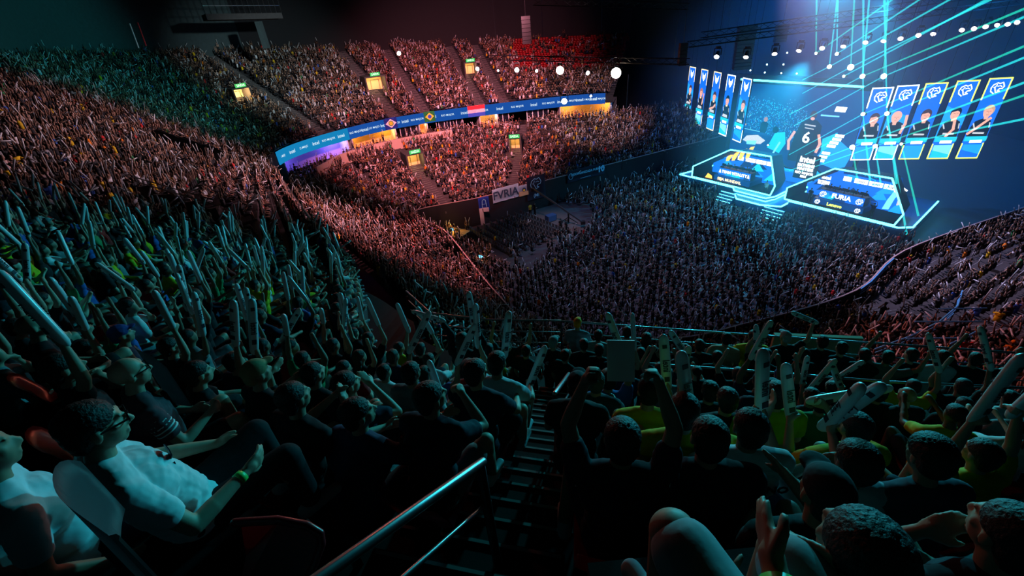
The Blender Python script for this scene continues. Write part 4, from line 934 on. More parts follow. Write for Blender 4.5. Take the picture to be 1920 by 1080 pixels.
# ------------------------------------------------------------------ people
V3 = Vector
def ryz(yaw, pitch=0., roll=0.): return Matrix.Rotation(yaw, 3, 'Z') @ Matrix.Rotation(pitch, 3, 'X') @ Matrix.Rotation(roll, 3, 'Y')
ARM = {   # elbow from shoulder, wrist from shoulder, for the right side (x outwards), y forwards
 'lap': ((.07, .04, -.27), (-.06, .24, -.33)), 'up': ((.10, .10, .25), (.03, .12, .50)), 'high': ((.03, .05, .28), (-.04, .08, .54)),
 'wide': ((.22, .03, .15), (.26, .08, .41)), 'clap': ((.04, .16, -.21), (-.14, .32, -.04)), 'fwd': ((.02, .24, -.13), (-.05, .49, -.06)),
 'chin': ((.03, .24, -.17), (-.12, .17, .06)), 'down': ((.05, -.02, -.28), (.04, .08, -.53)), 'knee': ((.08, .16, -.24), (.0, .40, -.34)),
 'mid': ((.08, .12, -.20), (.03, .30, .02)), 'reach': ((.02, .26, -.08), (-.04, .52, -.02)), 'head': ((.22, .02, .16), (.04, .02, .26)), 'film': ((.06, .12, .24), (-.02, .17, .47)), 'side': ((.24, .08, -.12), (.40, .26, .02))}
def hand(bm, w, d, side, kind, big=1.0, fine=True):
    d = V3(d).normalized(); out = V3((side, 0, 0)); pn = out-d*out.dot(d)
    if pn.length < .2: pn = V3((0, 1, 0))-d*d.y
    pn.normalize(); ac = d.cross(pn).normalized()          # across the palm
    capsule(bm, w-d*.02, .024*big, w+d*.03, .026*big, 8, 2)
    for i in range(4):
        o = (i-1.5)*.019*big
        k = w+ac*o+d*(.078-.006*abs(i-1.3))*big
        capsule(bm, w+ac*o*.7+d*.01, .014*big, k, .0125*big, 8, 2)
        L = (.034, .040, .037, .029)[i]*big
        if kind == 'grip':
            a = k+(d*.35-pn*.95).normalized()*L; b = a+(-d*.7-pn*.55).normalized()*L*.9
        elif kind == 'fist': a = k+(d*.2-pn).normalized()*L; b = a+(-d-pn*.1).normalized()*L*.8
        elif kind == 'flat': a = k+(d+ac*o*2.2).normalized()*L*1.1; b = a+(d-pn*.15+ac*o*2.2).normalized()*L*.95
        else: a = k+(d-pn*.45).normalized()*L; b = a+(d*.8-pn*.8).normalized()*L*.85
        capsule(bm, k, .0115*big, a, .0105*big, 8, 2); capsule(bm, a, .0105*big, b, .0085*big, 8, 2)
    t0 = w+ac*.028*big+d*.02; t1 = t0+(d*.6+ac*.6-pn*.3).normalized()*.042*big
    t2 = t1+((d*.5-pn*.85) if kind in ('grip', 'fist') else (d*.9+ac*.2-pn*.2)).normalized()*.03*big
    capsule(bm, t0, .015*big, t1, .0125*big, 8, 2); capsule(bm, t1, .0125*big, t2, .010*big, 8, 2)
def skeleton(P):
    st = P.get('stand', False); J = {}; lean = P.get('lean', .08 if not st else .02); hs = P.get('hs', 1.0)
    pz = .92 if st else .50; J['pel'] = V3((0, 0, pz)); top = .50*hs
    fw = math.sin(lean)*top; J['neck'] = V3((P.get('bend', 0.)*.2, fw, pz+math.cos(lean)*top))
    J['chest'] = J['pel'].lerp(J['neck'], .66); J['waist'] = J['pel'].lerp(J['neck'], .3)
    tw = Matrix.Rotation(P.get('twist', 0.), 3, 'Z')
    hr = ryz(P.get('hyaw', 0.), P.get('hpitch', 0.), P.get('hroll', 0.)); J['hr'] = hr
    J['head'] = J['neck']+V3((0, .02, .07))+hr @ V3((0, .015, .125))
    for s, n in ((-1, 'L'), (1, 'R')):
        sh = J['neck']+tw @ V3((s*.185*P.get('bw', 1.), -.005, -.055)); J['sh'+n] = sh
        a = P.get('arm'+n, 'lap'); e, w = ARM[a] if isinstance(a, str) else a
        J['el'+n] = sh+tw @ V3((s*e[0], e[1], e[2])); J['wr'+n] = sh+tw @ V3((s*w[0], w[1], w[2]))
        hip = J['pel']+V3((s*.09, .02, -.03)); J['hip'+n] = hip
        sp = P.get('spread', .13)
        if st: J['kn'+n] = V3((s*.11, .03, .49)); J['an'+n] = V3((s*.12, .0, .09))
        else:
            kk = P.get('knee'+n, (sp*1.25, .44, .52)); aa = P.get('ank'+n, (sp*1.1, .46, .10)); J['kn'+n] = V3((s*kk[0], kk[1], kk[2])); J['an'+n] = V3((s*aa[0], aa[1], aa[2]))
    return J
def figure(P, vox=.014, fine=True, dec=None):
    J = skeleton(P); fat = P.get('fat', 1.0); M_ = {}
    def torso(bm, g):
        c = capsule
        c(bm, J['pel']+V3((-.065, 0, 0)), .112*fat+g, J['pel']+V3((.065, 0, 0)), .112*fat+g)
        c(bm, J['waist']+V3((-.055, 0, 0)), .10*fat+g, J['waist']+V3((.055, 0, 0)), .10*fat+g)
        c(bm, J['chest']+V3((-.08, 0, 0)), .108*fat+g, J['chest']+V3((.08, 0, 0)), .108*fat+g)
        c(bm, J['pel'], .13*fat+g, J['chest'], .128*fat+g)
        c(bm, J['shL'].lerp(J['shR'], .14)+V3((0, 0, -.03)), .066+g, J['shL'].lerp(J['shR'], .86)+V3((0, 0, -.03)), .066+g)
        for n in 'LR': c(bm, J['neck']+V3((0, -.01, .0)), .058+g, J['sh'+n]+V3((0, 0, .008)), .052+g)
    def legs(bm, g, f0, f1):
        for n in 'LR':
            h, k, a = J['hip'+n], J['kn'+n], J['an'+n]
            if f1 <= 1: capsule(bm, h, .088*fat+g, h.lerp(k, f1), (.088*fat+(.062-.088*fat)*f1)+g)
            else: capsule(bm, h, .088*fat+g, k, .060+g); capsule(bm, k, .058+g, k.lerp(a, f1-1), .045+g)
    # body: one skin surface
    bm = bmesh.new(); torso(bm, 0.)
    legs(bm, 0., 0, 2.0)
    for n, s in (('L', -1), ('R', 1)):
        k, a = J['kn'+n], J['an'+n]
        d = V3((0, 1, 0)); capsule(bm, k.lerp(a, .3)+V3((0, -.018, 0)), .056, k.lerp(a, .55)+V3((0, -.01, 0)), .046)
        capsule(bm, a+V3((0, -.05, -.045)), .036, a+V3((s*.015, .13, -.055)), .030)
        sh, el, wr = J['sh'+n], J['el'+n], J['wr'+n]
        capsule(bm, sh, .054, el, .040); capsule(bm, el, .040, el.lerp(wr, .35), .040); capsule(bm, el.lerp(wr, .3), .040, wr, .025)
        if fine: hand(bm, wr, wr-el, s, P.get('hand'+n, 'relax'))
        else:
            d = (wr-el).normalized(); capsule(bm, wr, .03, wr+d*.10, .032); capsule(bm, wr+V3((0, .02, .01)), .014, wr+d*.06+V3((-s*.04, .03, 0)), .013)
    capsule(bm, J['neck']+V3((0, -.015, -.02)), .060, J['neck']+V3((0, .02, .10)), .050)
    hc, hr = J['head'], J['hr']; T = lambda v: hc+hr @ V3(v)
    ellip(bm, T((0, -.012, .03)), (.074, .094, .086), hr); ellip(bm, T((0, .028, -.028)), (.060, .066, .088), hr)
    ellip(bm, T((0, .055, -.085)), (.034, .032, .028), hr)
    if fine:
        capsule(bm, T((0, .088, .012)), .009, T((0, .110, -.026)), .0145, 8, 2); capsule(bm, T((-.016, .098, -.034)), .008, T((.016, .098, -.034)), .008, 8, 2)
        capsule(bm, T((-.034, .078, .028)), .012, T((.034, .078, .028)), .012, 8, 2); capsule(bm, T((-.020, .088, -.058)), .008, T((.020, .088, -.058)), .008, 8, 2); capsule(bm, T((-.017, .086, -.070)), .009, T((.017, .086, -.070)), .009, 8, 2)
        capsule(bm, T((-.045, .05, -.012)), .020, T((.045, .05, -.012)), .020, 8, 2)
    for s in (-1, 1): ellip(bm, T((s*.075, -.008, -.008)), (.011, .021, .033), hr, 1)
    M_['body'] = voxel(fin(bm, 'body'), vox, 1 if vox < .012 else 2, dec)
    # hair
    hk = P.get('hair', 'short'); bm = bmesh.new()
    if hk == 'cap':
        ellip(bm, T((0, -.012, .052)), (.084, .104, .078), hr); ellip(bm, T((0, .095, .055)), (.060, .062, .012), hr); ellip(bm, T((0, -.062, -.01)), (.072, .048, .06), hr)
    elif hk == 'bald': bm.free(); bm = None
    elif hk == 'long':
        ellip(bm, T((0, -.028, .048)), (.090, .105, .085), hr); ellip(bm, T((0, -.07, -.04)), (.092, .062, .11), hr); ellip(bm, T((0, -.085, -.16)), (.085, .05, .12), hr)
    elif hk == 'curly':
        ellip(bm, T((0, -.025, .062)), (.098, .108, .085), hr); ellip(bm, T((0, -.06, .0)), (.09, .07, .085), hr)
        for q in range(26):
            a = q*2.399; z = .03+.1*(q % 6)/6; r = .085*(1-(q % 6)*.1)
            ellip(bm, T((math.cos(a)*r, -.03+math.sin(a)*r, z)), (.024, .024, .024), hr, 1)
    elif hk == 'tail':
        ellip(bm, T((0, -.022, .048)), (.084, .101, .080), hr); ellip(bm, T((0, -.12, .02)), (.03, .04, .035), hr); capsule(bm, T((0, -.14, .01)), .03, T((0, -.15, -.13)), .014)
    else: ellip(bm, T((0, -.022, .047)), (.084, .099, .078), hr); ellip(bm, T((0, -.055, .0)), (.078, .058, .080), hr); ellip(bm, T((0, -.060, -.045)), (.060, .042, .05), hr)
    if bm: M_['hair'] = voxel(fin(bm, 'hair'), max(.007, vox*.7), 1, dec); (roughen(M_['hair'], .0032 if hk != 'cap' else .0010, 75, (1, 1, .45), True) if vox < .0125 else roughen(M_['hair'], .004, 50))
    # shirt
    bm = bmesh.new(); torso(bm, .014)
    sl = P.get('sleeve', .55)
    for n in 'LR':
        sh, el, wr = J['sh'+n], J['el'+n], J['wr'+n]
        if sl <= 1:
            if sl > .05: capsule(bm, sh, .070, sh.lerp(el, sl), .062)
        else: capsule(bm, sh, .068, el, .055); capsule(bm, el, .054, el.lerp(wr, .9), .040)
    if P.get('hood'): ellip(bm, J['neck']+V3((0, -.07, .03)), (.12, .07, .06))
    M_['shirt'] = voxel(fin(bm, 'shirt'), vox, 2, dec); roughen(M_['shirt'], .007, 9, (1, 1, 2.2), True)
    # shorts or trousers
    bm = bmesh.new(); capsule(bm, J['pel']+V3((-.065, 0, -.02)), .13*fat, J['pel']+V3((.065, 0, -.02)), .13*fat)
    legs(bm, .017, 0, P.get('leg', .72)); M_['shorts' if P.get('leg', .72) < 1.2 else 'trousers'] = voxel(fin(bm, 'legs'), vox*1.2, 2, dec)
    for n, s in (('L', -1), ('R', 1)):
        bm = bmesh.new(); a = J['an'+n]; capsule(bm, a+V3((0, -.055, -.035)), .046, a+V3((s*.015, .14, -.052)), .036); capsule(bm, a+V3((0, -.02, .0)), .045, a+V3((0, .05, -.04)), .042)
        M_['shoe'+n] = voxel(fin(bm, 'shoe'), vox*1.1, 1, dec)
    return M_, J
SKIN = [(.50, .29, .20), (.38, .21, .14), (.26, .14, .09), (.60, .38, .28), (.15, .08, .05)]
def dress(root, meshes, shirt, pants, hair, skin, shoes=(.35, .36, .38)):
    o = link('body', meshes['body'], MT['skin'], root); o.color = (*skin, 1)
    for nm, col, m in (('hair', hair, 'hair'), ('shirt', shirt, 'cloth'), ('shorts', pants, 'cloth'), ('trousers', pants, 'cloth'), ('shoeL', shoes, 'cloth'), ('shoeR', shoes, 'cloth')):
        if nm in meshes:
            o = link({'hair': 'hair' if not root.get('cap') else 'cap', 'shoeL': 'shoe', 'shoeR': 'shoe'}.get(nm, nm), meshes[nm], MT[m] if not (nm == 'hair' and root.get('cap')) else MT['cloth'], root); o.color = (*col, 1)
# thundersticks
def stick_meshes():
    bm = bmesh.new(); n = 14; prof = [(0, .012), (.012, .026), (.04, .037), (.10, .0405), (.28, .041), (.46, .0405), (.54, .038), (.575, .030), (.592, .014), (.597, .003)]
    rings = [[bm.verts.new((r*math.cos(2*math.pi*i/n), r*math.sin(2*math.pi*i/n)*.86, z)) for i in range(n)] for z, r in prof]
    for a, b in zip(rings, rings[1:]):
        for i in range(n): bm.faces.new((a[i], a[(i+1) % n], b[(i+1) % n], b[i]))
    bm.faces.new(rings[0][::-1]); bm.faces.new(rings[-1]); tubem = fin(bm, 'inflated_tube', True)
    bm = bmesh.new()
    for s in (1, -1):
        t = text_mesh('intel', .075, .0, .002); bake(t, frame((.0, -s*.0372, .30), (0, 0, 1), (s, 0, 0))); bm.from_mesh(t)
        box(bm, (0, -s*.036, .155), (.040, .004, .050)); box(bm, (0, -s*.035, .50), (.035, .004, .035))
    pr = fin(bm, 'printed_mark'); return tubem, pr
STK, STP = stick_meshes()
# flat-on lettering sits 2 mm proud of the film
def stick(p, d, label, group, parts=True, roll=0.):
    e = empty('thunderstick', p); e.rotation_euler = V3(d).to_track_quat('Z', 'X').to_euler()
    tb = link('inflated_tube', STK, MT['stick'], e)
    if parts: link('printed_mark', STP, MT['print'], tb)
    tag(e, label, 'thunderstick', group); return e
NST = [0]
# one seat
def seat_meshes():
    bm = bmesh.new(); n = 8; V = []
    for i in range(n+1):      # shell: curved section from front lip to top of back
        t = i/n
        if t < .5: y, z = .22-.84*t, .44-.03*math.sin(t*2*math.pi)
        else: y, z = -.20-.12*(t-.5)*2, .44+(t-.5)*2*.40
        row = []
        for j in range(7):
            s = (j/6-.5)*2; wd = .23*(1-.12*max(0, t-.6)*2.5*abs(s)); row.append(bm.verts.new((s*wd, y+(.045*s*s if t > .45 else 0), z+(.035*s*s if t < .5 else 0)-(.05*s*s if t > .95 else 0))))
        V.append(row)
    for i in range(n):
        for j in range(6): bm.faces.new((V[i][j], V[i][j+1], V[i+1][j+1], V[i+1][j]))
    bmesh.ops.solidify(bm, geom=bm.faces[:], thickness=.02); a = fin(bm, 'seat_shell', True)
    bm = bmesh.new(); box(bm, (0, -.16, .22), (.05, .05, .44)); box(bm, (0, -.05, .41), (.30, .30, .03)); return a, fin(bm, 'bracket')
SEA, SEB = seat_meshes()
SEATS = []
def seat(loc, rz, mtl, label, group):
    e = empty('stadium_seat', loc, rz); o = link('seat_shell', SEA, None, e)
    if not SEA.materials: SEA.materials.append(MT['seat_red'])
    o.material_slots[0].link = 'OBJECT'; o.material_slots[0].material = mtl
    b = link('bracket', SEB, MT['metal'], e); tag(e, label, 'seat', group); return e
HERO = []
def near_floor(px, py, hh, wk=False):
    if wk is not False and wk < 0:      # a person on a raised seat at a known distance
        d = ray(px, py); p = CAMP+d*(-wk/FP); return V3((p.x, p.y, p.z-hh))
    if wk is not False: z = wk
    else:
        u, k = UP.hit(px, py, hh); z = float(UP.pt(u, math.floor(k+1e-3))[2])
    p = at(px, py, z+hh); return V3((p.x, p.y, z))
def hero(px, py, rz, P, shirt, pants, hair, skin, label, vox=.014, sticks=(), seatm='red', floor=False, shoes=(.35, .36, .38), scale=1.0, group=None):
    J = skeleton(P); hd = J['head']; z = near_floor(px, py, hd.z*scale, floor)
    off = Matrix.Rotation(R(rz), 3, 'Z') @ V3((hd.x, hd.y, 0))*scale
    root = empty('person', z-off, R(rz)); root.scale = (scale,)*3
    if P.get('hair') == 'cap': root['cap'] = 1
    SEG[0] = 8 if vox < .0115 else 0; ms, J = figure(P, vox); SEG[0] = 0
    dress(root, ms, shirt, pants, hair, skin, shoes)
    if 'cap' in root: del root['cap']
    tag(root, label, 'person', group); HERO.append((root.location.x, root.location.y))
    Mw = Matrix.Translation(root.location) @ Matrix.Rotation(R(rz), 4, 'Z') @ Matrix.Scale(scale, 4)
    for (n, d, lb) in sticks:
        w = J['wr'+n]; e = (J['wr'+n]-J['el'+n]).normalized(); g = w+e*.075
        dd = V3(d).normalized(); s = stick(Mw @ (g-dd*.10), Mw.to_3x3() @ dd, lb, None)
    if not P.get('stand') and seatm:
        q = Mw @ V3((0, -.02, 0)); SEATS.append(1)
        seat(q, R(rz), MT['seat_red'] if seatm == 'red' else MT['seat_grey'], ('red' if seatm == 'red' else 'grey')+' seat under the '+label[:1].lower()+' '.join(label.split()[:9])[1:], None)
    root['_'] = 0; del root['_']
    return root, ms, J, Mw
BLK = (.012, .013, .016); NAVY = (.012, .018, .04); WHT = (.62, .64, .66); YEL = (.62, .42, .01); GRY = (.12, .12, .13); HB = (.012, .009, .008); HBR = (.05, .025, .015)
def extra(root, nm, bm, m, smooth=False): return link(nm, fin(bm, nm, smooth), m, root)
def band(J, n, root, m, w=.035, r=.030, nm='wristband'):
    wr, el = J['wr'+n], J['el'+n]; d = (el-wr).normalized(); bm = bmesh.new(); tube(bm, wr+d*.02, wr+d*(.02+w), r, r+.003, 14); return extra(root, nm, bm, m, True)
def glasses(J, root):
    T = lambda v: J['head']+J['hr'] @ V3(v); bm = bmesh.new()
    for s in (-1, 1):
        n = 16; 
        pts = [T((s*.034+.024*math.cos(a), .104, .004+.018*math.sin(a))) for a in (2*math.pi*i/n for i in range(n))]
        for i in range(n): bar(bm, pts[i], pts[(i+1) % n], .006)
        bar(bm, T((s*.058, .102, .008)), T((s*.078, .0, .004)), .006)
    bar(bm, T((-.011, .108, .008)), T((.011, .108, .008)), .006); extra(root, 'glasses', bm, MT['plastic'])
# ---- left block, nearest the camera
r, ms, J, Mw = hero(178, 800, -38, dict(lean=-.26, hpitch=-.12, hyaw=-.12, leg=1.9, armL='knee', armR=((.10, .10, -.26), (.02, .38, -.26)), handR='relax', bw=1.05), (.66, .70, .72), BLK, HB, SKIN[0], 'man in glasses and a white printed t-shirt leaning back, bottom left corner', .0065, (), None, floor=-1.85)
glasses(J, r); band(J, 'R', r, MT['greenvest'])
t = text_mesh('S', .16, .002, .006); bake(t, frame(J['chest']+V3((.02, .142, .03)), (-1, 0, 0), (0, .15, .98))); link('shirt_print', t, MT['print'], r)
def seatback(px, py, depth, w, h, rz, label, m):
    d = ray(px, py); fwd = d.y*cp-d.z*sp; p = CAMP+d*(depth/fwd); e = empty('seat_back_panel', p, R(rz)); bm = bmesh.new(); n = 12; V = []
    for i in range(n+1):
        t = i/n*2-1; hh = h*(1-.25*abs(t)**4); V.append([bm.verts.new((t*w/2*(1-.12*(j/4)), .05*t*t, -h/2+hh*j/4)) for j in range(5)])
    for i in range(n):
        for j in range(4): bm.faces.new((V[i][j], V[i+1][j], V[i+1][j+1], V[i][j+1]))
    bmesh.ops.bevel
    bmesh.ops.solidify(bm, geom=bm.faces[:], thickness=.035); link('shell', fin(bm, 's', True), m, e)
    bm = bmesh.new(); tube(bm, (0, .0, -h/2-.35), (0, .0, -h/2+.1), .03); link('support', fin(bm, 's'), MT['metal'], e)
    tag(e, label, 'seat'); return e
seatback(172, 985, 1.45, .46, .40, -44, 'dark grey seat back right behind the man in glasses', MT['seat_grey'])
seatback(290, 705, 3.3, .44, .50, -35, 'rounded grey seat back behind the boy in glasses', MT['seat_grey'])
def red_arm():
    e = empty('stadium_seat', CAMP+ray(560, 1040)*(1.9/(ray(560, 1040).y*cp-ray(560, 1040).z*sp))); bm = bmesh.new()
    pts = [(440, 980), (520, 975), (575, 985), (600, 1000), (603, 1020), (590, 1055), (570, 1100)]
    q = [CAMP+ray(x, y)*(1.9/(ray(x, y).y*cp-ray(x, y).z*sp)) for x, y in pts]
    for a, b in zip(q, q[1:]): capsule(bm, a-e.location, .018, b-e.location, .018, 10, 3)
    link('rolled_edge', fin(bm, 'e', True), MT['seat_red'], e)
    bm = bmesh.new(); poly(bm, [(v-e.location)+V3((0, .03, -.02)) for v in q]+[(q[-1]-e.location)+V3((-.3, 0, -.05)), (q[0]-e.location)+V3((-.05, 0, -.25))]); bmesh.ops.solidify(bm, geom=bm.faces[:], thickness=.02); link('seat_shell', fin(bm, 'b'), MT['seat_red'], e)
    tag(e, 'glossy red seat with a rolled edge left of the foreground handrail', 'seat')
red_arm()
hero(-34, 850, -38, dict(lean=-.1, armL='lap', armR=((.10, -.06, -.26), (.10, .12, -.42)), hair='short'), (.62, .66, .70), NAVY, HB, SKIN[1], 'person in a creased white shirt cut by the left edge', .011, (), 'grey', floor=-1.9)
r, ms, J, Mw = hero(243, 700, -42, dict(lean=.05, armL='lap', armR=((.08, .06, -.27), (-.04, .30, -.24)), handR='fist', hair='bald'), (.14, .05, .06), BLK, HB, SKIN[0], 'boy in glasses with a striped t-shirt and cropped hair', .009, (), None, floor=-3.0)
glasses(J, r)
bm = bmesh.new()
for k in range(5):
    a = J['shR'].lerp(J['elR'], .1+.1*k); b = J['shR'].lerp(J['elR'], .13+.1*k); tube(bm, a, b, .0715, .0705, 16)
extra(r, 'sleeve_stripes', bm, MT['printed_white'], True)
hero(62, 612, -40, dict(lean=-.05, armL='lap', armR='lap', hair='bald'), BLK, BLK, HB, SKIN[0], 'bald man in profile with a red strap, far left above the thundersticks', .011, (), 'red', floor=-4.0)
hero(120, 690, -42, dict(lean=.02, armL='chin', armR='up', handR='grip'), BLK, BLK, HB, SKIN[1], 'person holding two upright thundersticks at the far left', .011, (('R', (-.25, -.1, 1), 'upright thunderstick with dark print, left one held at the far left'),), 'red')
hero(165, 655, -42, dict(lean=.02, armL='up', armR='up', handR='grip', handL='grip'), BLK, BLK, HB, SKIN[1], 'person behind the two tall thundersticks at the far left', .011, (('L', (.1, 0, 1), 'upright thunderstick with lettering, middle one at the far left'), ('R', (.55, .1, 1), 'slanting greenish thunderstick, right one at the far left')), 'red')
hero(372, 700, -40, dict(lean=.25, hpitch=-.1, armL='knee', armR='reach', handR='flat'), BLK, NAVY, HB, SKIN[0], 'person in black stretching an open hand forward, right of the striped boy', .010, floor=-3.8)
hero(482, 700, -34, dict(lean=.12, armL='clap', armR='lap', hair='cap'), BLK, BLK, (.30, .20, .10), SKIN[1], 'person in a tan cap seen from behind the left shoulder', .011, floor=-3.6)
hero(228, 628, -42, dict(lean=.05, armL='lap', armR='lap', hair='cap'), NAVY, BLK, (.03, .05, .2), SKIN[1], 'person with a dark blue headband in profile above the boy in glasses', .012)
hero(320, 650, -42, dict(lean=.05, armL='lap', armR='up', handR='grip'), BLK, BLK, HB, SKIN[0], 'person with glasses lit teal behind the rounded grey seat', .012, (('R', (.3, .0, 1), 'thunderstick raised behind the rounded grey seat back'),), floor=-5.0)
hero(552, 745, -30, dict(lean=.3, armL='clap', armR='clap', handL='flat', handR='flat', sleeve=.1, hair='short', bw=1.1), BLK, BLK, HB, SKIN[1], 'bare armed man clapping, left of the man with patterned sleeves', .010, floor=-3.0)
r, ms, J, Mw = hero(672, 775, -26, dict(lean=.42, hyaw=-.5, armL='knee', armR=((.20, .16, -.16), (.02, .34, -.24)), handR='fist', fat=1.1, bw=1.1, kneeR=(.22, .42, .55), ankR=(.24, .44, .10), spread=.2), (.03, .045, .09), (.05, .05, .05), HB, SKIN[0], 'man in dark shirt leaning on his knees beside the stair, nearest on its left', .009, (), 'red', shoes=(.5, .5, .5), floor=-2.9)
hero(650, 720, -26, dict(lean=.1, hyaw=-.3, armL='lap', armR=((.12, .18, -.1), (-.1, .2, .12)), handR='flat'), NAVY, BLK, HB, SKIN[0], 'person in a patterned dark jersey raising a flat hand with a yellow wristband', .010, floor=-3.6)
hero(588, 700, -30, dict(lean=.05, armL='lap', armR='lap'), BLK, BLK, HB, SKIN[0], 'person in black facing the stage behind the clapping man', .012, floor=-4.0)
r, ms, J, Mw = hero(808, 745, -22, dict(lean=.35, hyaw=-.45, armL='knee', armR=((.06, .22, -.14), (-.08, .26, .08)), handR='fist', kneeR=(.24, .40, .60), ankR=(.20, .48, .12), spread=.18), (.014, .02, .035), (.2, .2, .2), HB, SKIN[1], 'man in a dark jersey with shoulder stripes resting his chin on a fist', .009, (), 'red', shoes=(.6, .6, .6), floor=-2.9)
bm = bmesh.new()
for n in 'LR':
    for k in range(3):
        o = V3((0, .016*(k-1), .072)); a = J['neck'].lerp(J['sh'+n], .45); b = J['sh'+n]+(J['el'+n]-J['sh'+n])*.2; bar(bm, a+o*.9, J['sh'+n]+o, .008, .004)
extra(r, 'shoulder_stripes', bm, MT['printed_white'])
hero(772, 698, -22, dict(lean=.15, armL='lap', armR='lap'), (.2, .22, .25), BLK, HB, SKIN[1], 'person in a grey shirt behind the man with shoulder stripes', .012, (('R', (-.2, .1, 1), 'thunderstick standing left of the man with shoulder stripes'),), floor=-4.2)
hero(893, 697, -20, dict(lean=.25, hyaw=-.3, armL='knee', armR='knee', spread=.2), (.015, .02, .04), BLK, HB, SKIN[0], 'tall haired man in a navy t-shirt beside the stair', .010, floor=-3.6)
r, ms, J, Mw = hero(933, 680, -20, dict(lean=.45, armL='fwd', armR='knee', hpitch=-.2, kneeR=(.22, .44, .58)), (.50, .56, .60), (.10, .08, .07), HB, SKIN[1], 'person in a pale shirt hunched forward beside the stair', .010, (('L', (.15, .1, 1), 'thunderstick with dark letters in front of the hunched pale shirt'), ('R', (.35, .25, 1), 'thunderstick with a printed badge right of the hunched pale shirt')), shoes=(.4, .6, .65), floor=-4.2)
r, ms, J, Mw = hero(868, 636, -24, dict(stand=True, lean=.05, armL=((.05, .12, .22), (.22, .2, .34)), armR=((.12, .08, .22), (.02, .1, .46)), handR='grip', hair='long', sleeve=1.9, leg=1.9), BLK, BLK, HBR, SKIN[0], 'long haired woman in black standing with arms raised over the left rows', .012, (('R', (.0, .0, 1), 'thunderstick held straight up by the standing woman in black'), ('L', (-1, .1, .05), 'thunderstick held flat across by the standing woman in black')), scale=.95)
# ---- people on the stair and on the walkway below
WKZ = 16.23
r, ms, J, Mw = hero(1038, 642, -22, dict(stand=True, armL='down', armR=((.12, .02, -.26), (.04, .28, -.16)), handR='grip', sleeve=0, hair='cap', leg=.75, bw=1.1, hyaw=-.3), BLK, BLK, (.22, .28, .28), SKIN[0], 'man in a black tank top and grey cap standing at the stair foot', .010, floor=16.29)
t = text_mesh('G', .1, .002, .003); bake(t, frame(J['chest']+V3((-.08, -.128, .0)), (1, 0, 0), (0, 0, 1))); link('shirt_print', t, MT['printed_white'], r)
r, ms, J, Mw = hero(1083, 606, -18, dict(lean=.1, armL='lap', armR='lap', hair='cap'), (.24, .24, .30), BLK, (.95, .30, .0), SKIN[1], 'person in an orange beanie and grey shirt on the outer edge of the walkway', .012, floor=16.29)
hero(1122, 628, -18, dict(lean=.15, armL='lap', armR='side'), (.30, .34, .34), BLK, HB, SKIN[1], 'person in a light shirt right of the orange beanie', .012, floor=16.29)
hero(1124, 655, -20, dict(stand=True, armL='down', armR='down', leg=1.9), BLK, BLK, HB, SKIN[2], 'standing person in black with a red wristband at the foot of the stair', .012, floor=16.29)
hero(1176, 622, -16, dict(stand=True, armL='down', armR='down', leg=1.9), BLK, BLK, HB, SKIN[2], 'tall dark standing figure right of the stair foot, the left one of two', .013, floor=16.29)
hero(1212, 634, -16, dict(stand=True, armL='down', armR='lap', leg=1.9, hair='long'), BLK, BLK, HB, SKIN[2], 'dark standing figure with long hair right of the stair foot', .013, floor=16.29)
hero(1242, 662, 60, dict(stand=True, armL='lap', armR='lap', leg=1.9, lean=.25), (.6, .05, .02), (.3, .24, .2), HB, SKIN[1], 'person in a red and green shirt bending over a counter on the walkway', .012, floor=16.29)
hero(1362, 634, -22, dict(stand=True, armL='lap', armR='down', leg=1.9, lean=.1), (.42, .30, .20), BLK, HB, SKIN[1], 'person in a loose beige shirt on the walkway beyond the guardrail', .012, floor=16.29)
r, ms, J, Mw = hero(1412, 630, -12, dict(stand=True, armL='down', armR='down', leg=1.9, bw=1.15), (.70, .48, .01), NAVY, HB, SKIN[1], 'person in a yellow football jersey with a dark number on the back', .010, floor=16.29)
t = text_mesh('10', .26, .002, .012); bake(t, frame(J['waist'].lerp(J['chest'], .7)+V3((0, -.148, .0)), (1, 0, 0), (0, 0, 1))); link('back_number', t, MT['print'], r)
hero(1472, 632, 0, dict(stand=True, armL='lap', armR='wide', leg=1.9, hair='cap'), BLK, BLK, (.3, .3, .33), SKIN[1], 'person in a black print t-shirt and pale cap beyond the guardrail', .012, (('R', (-.9, 0, .5), 'pale thunderstick held in front of the beige wall beyond the guardrail'),), floor=16.29)
r, ms, J, Mw = hero(1476, 663, 150, dict(armL='lap', armR='lap', leg=1.9), BLK, BLK, HB, SKIN[0], 'person in a black lettered sweater turned towards the camera', .011, floor=16.29)
t = text_mesh('Unicorn', .09, .002, .002); bake(t, frame(J['chest']+V3((0, .135, -.03)), (-1, 0, 0), (0, 0, 1))); link('shirt_print', t, MT['printed_white'], r)
hero(1541, 640, -10, dict(stand=True, armL='lap', armR='lap', leg=1.9, bw=1.1), BLK, BLK, HB, SKIN[3], 'dark broad shouldered figure standing before the beige wall', .012, floor=16.29)
hero(1083, 722, -16, dict(lean=.3, armL='lap', armR='lap', hair='cap'), BLK, BLK, (.02, .02, .03), SKIN[1], 'person in a dark cap sitting on the lower stair steps', .012, seatm=None)
hero(1118, 715, -16, dict(lean=.2, armL='knee', armR='knee'), (.02, .04, .05), BLK, (.05, .06, .05), SKIN[1], 'person with a pale beanie sitting on the lower stair steps', .012, seatm=None)
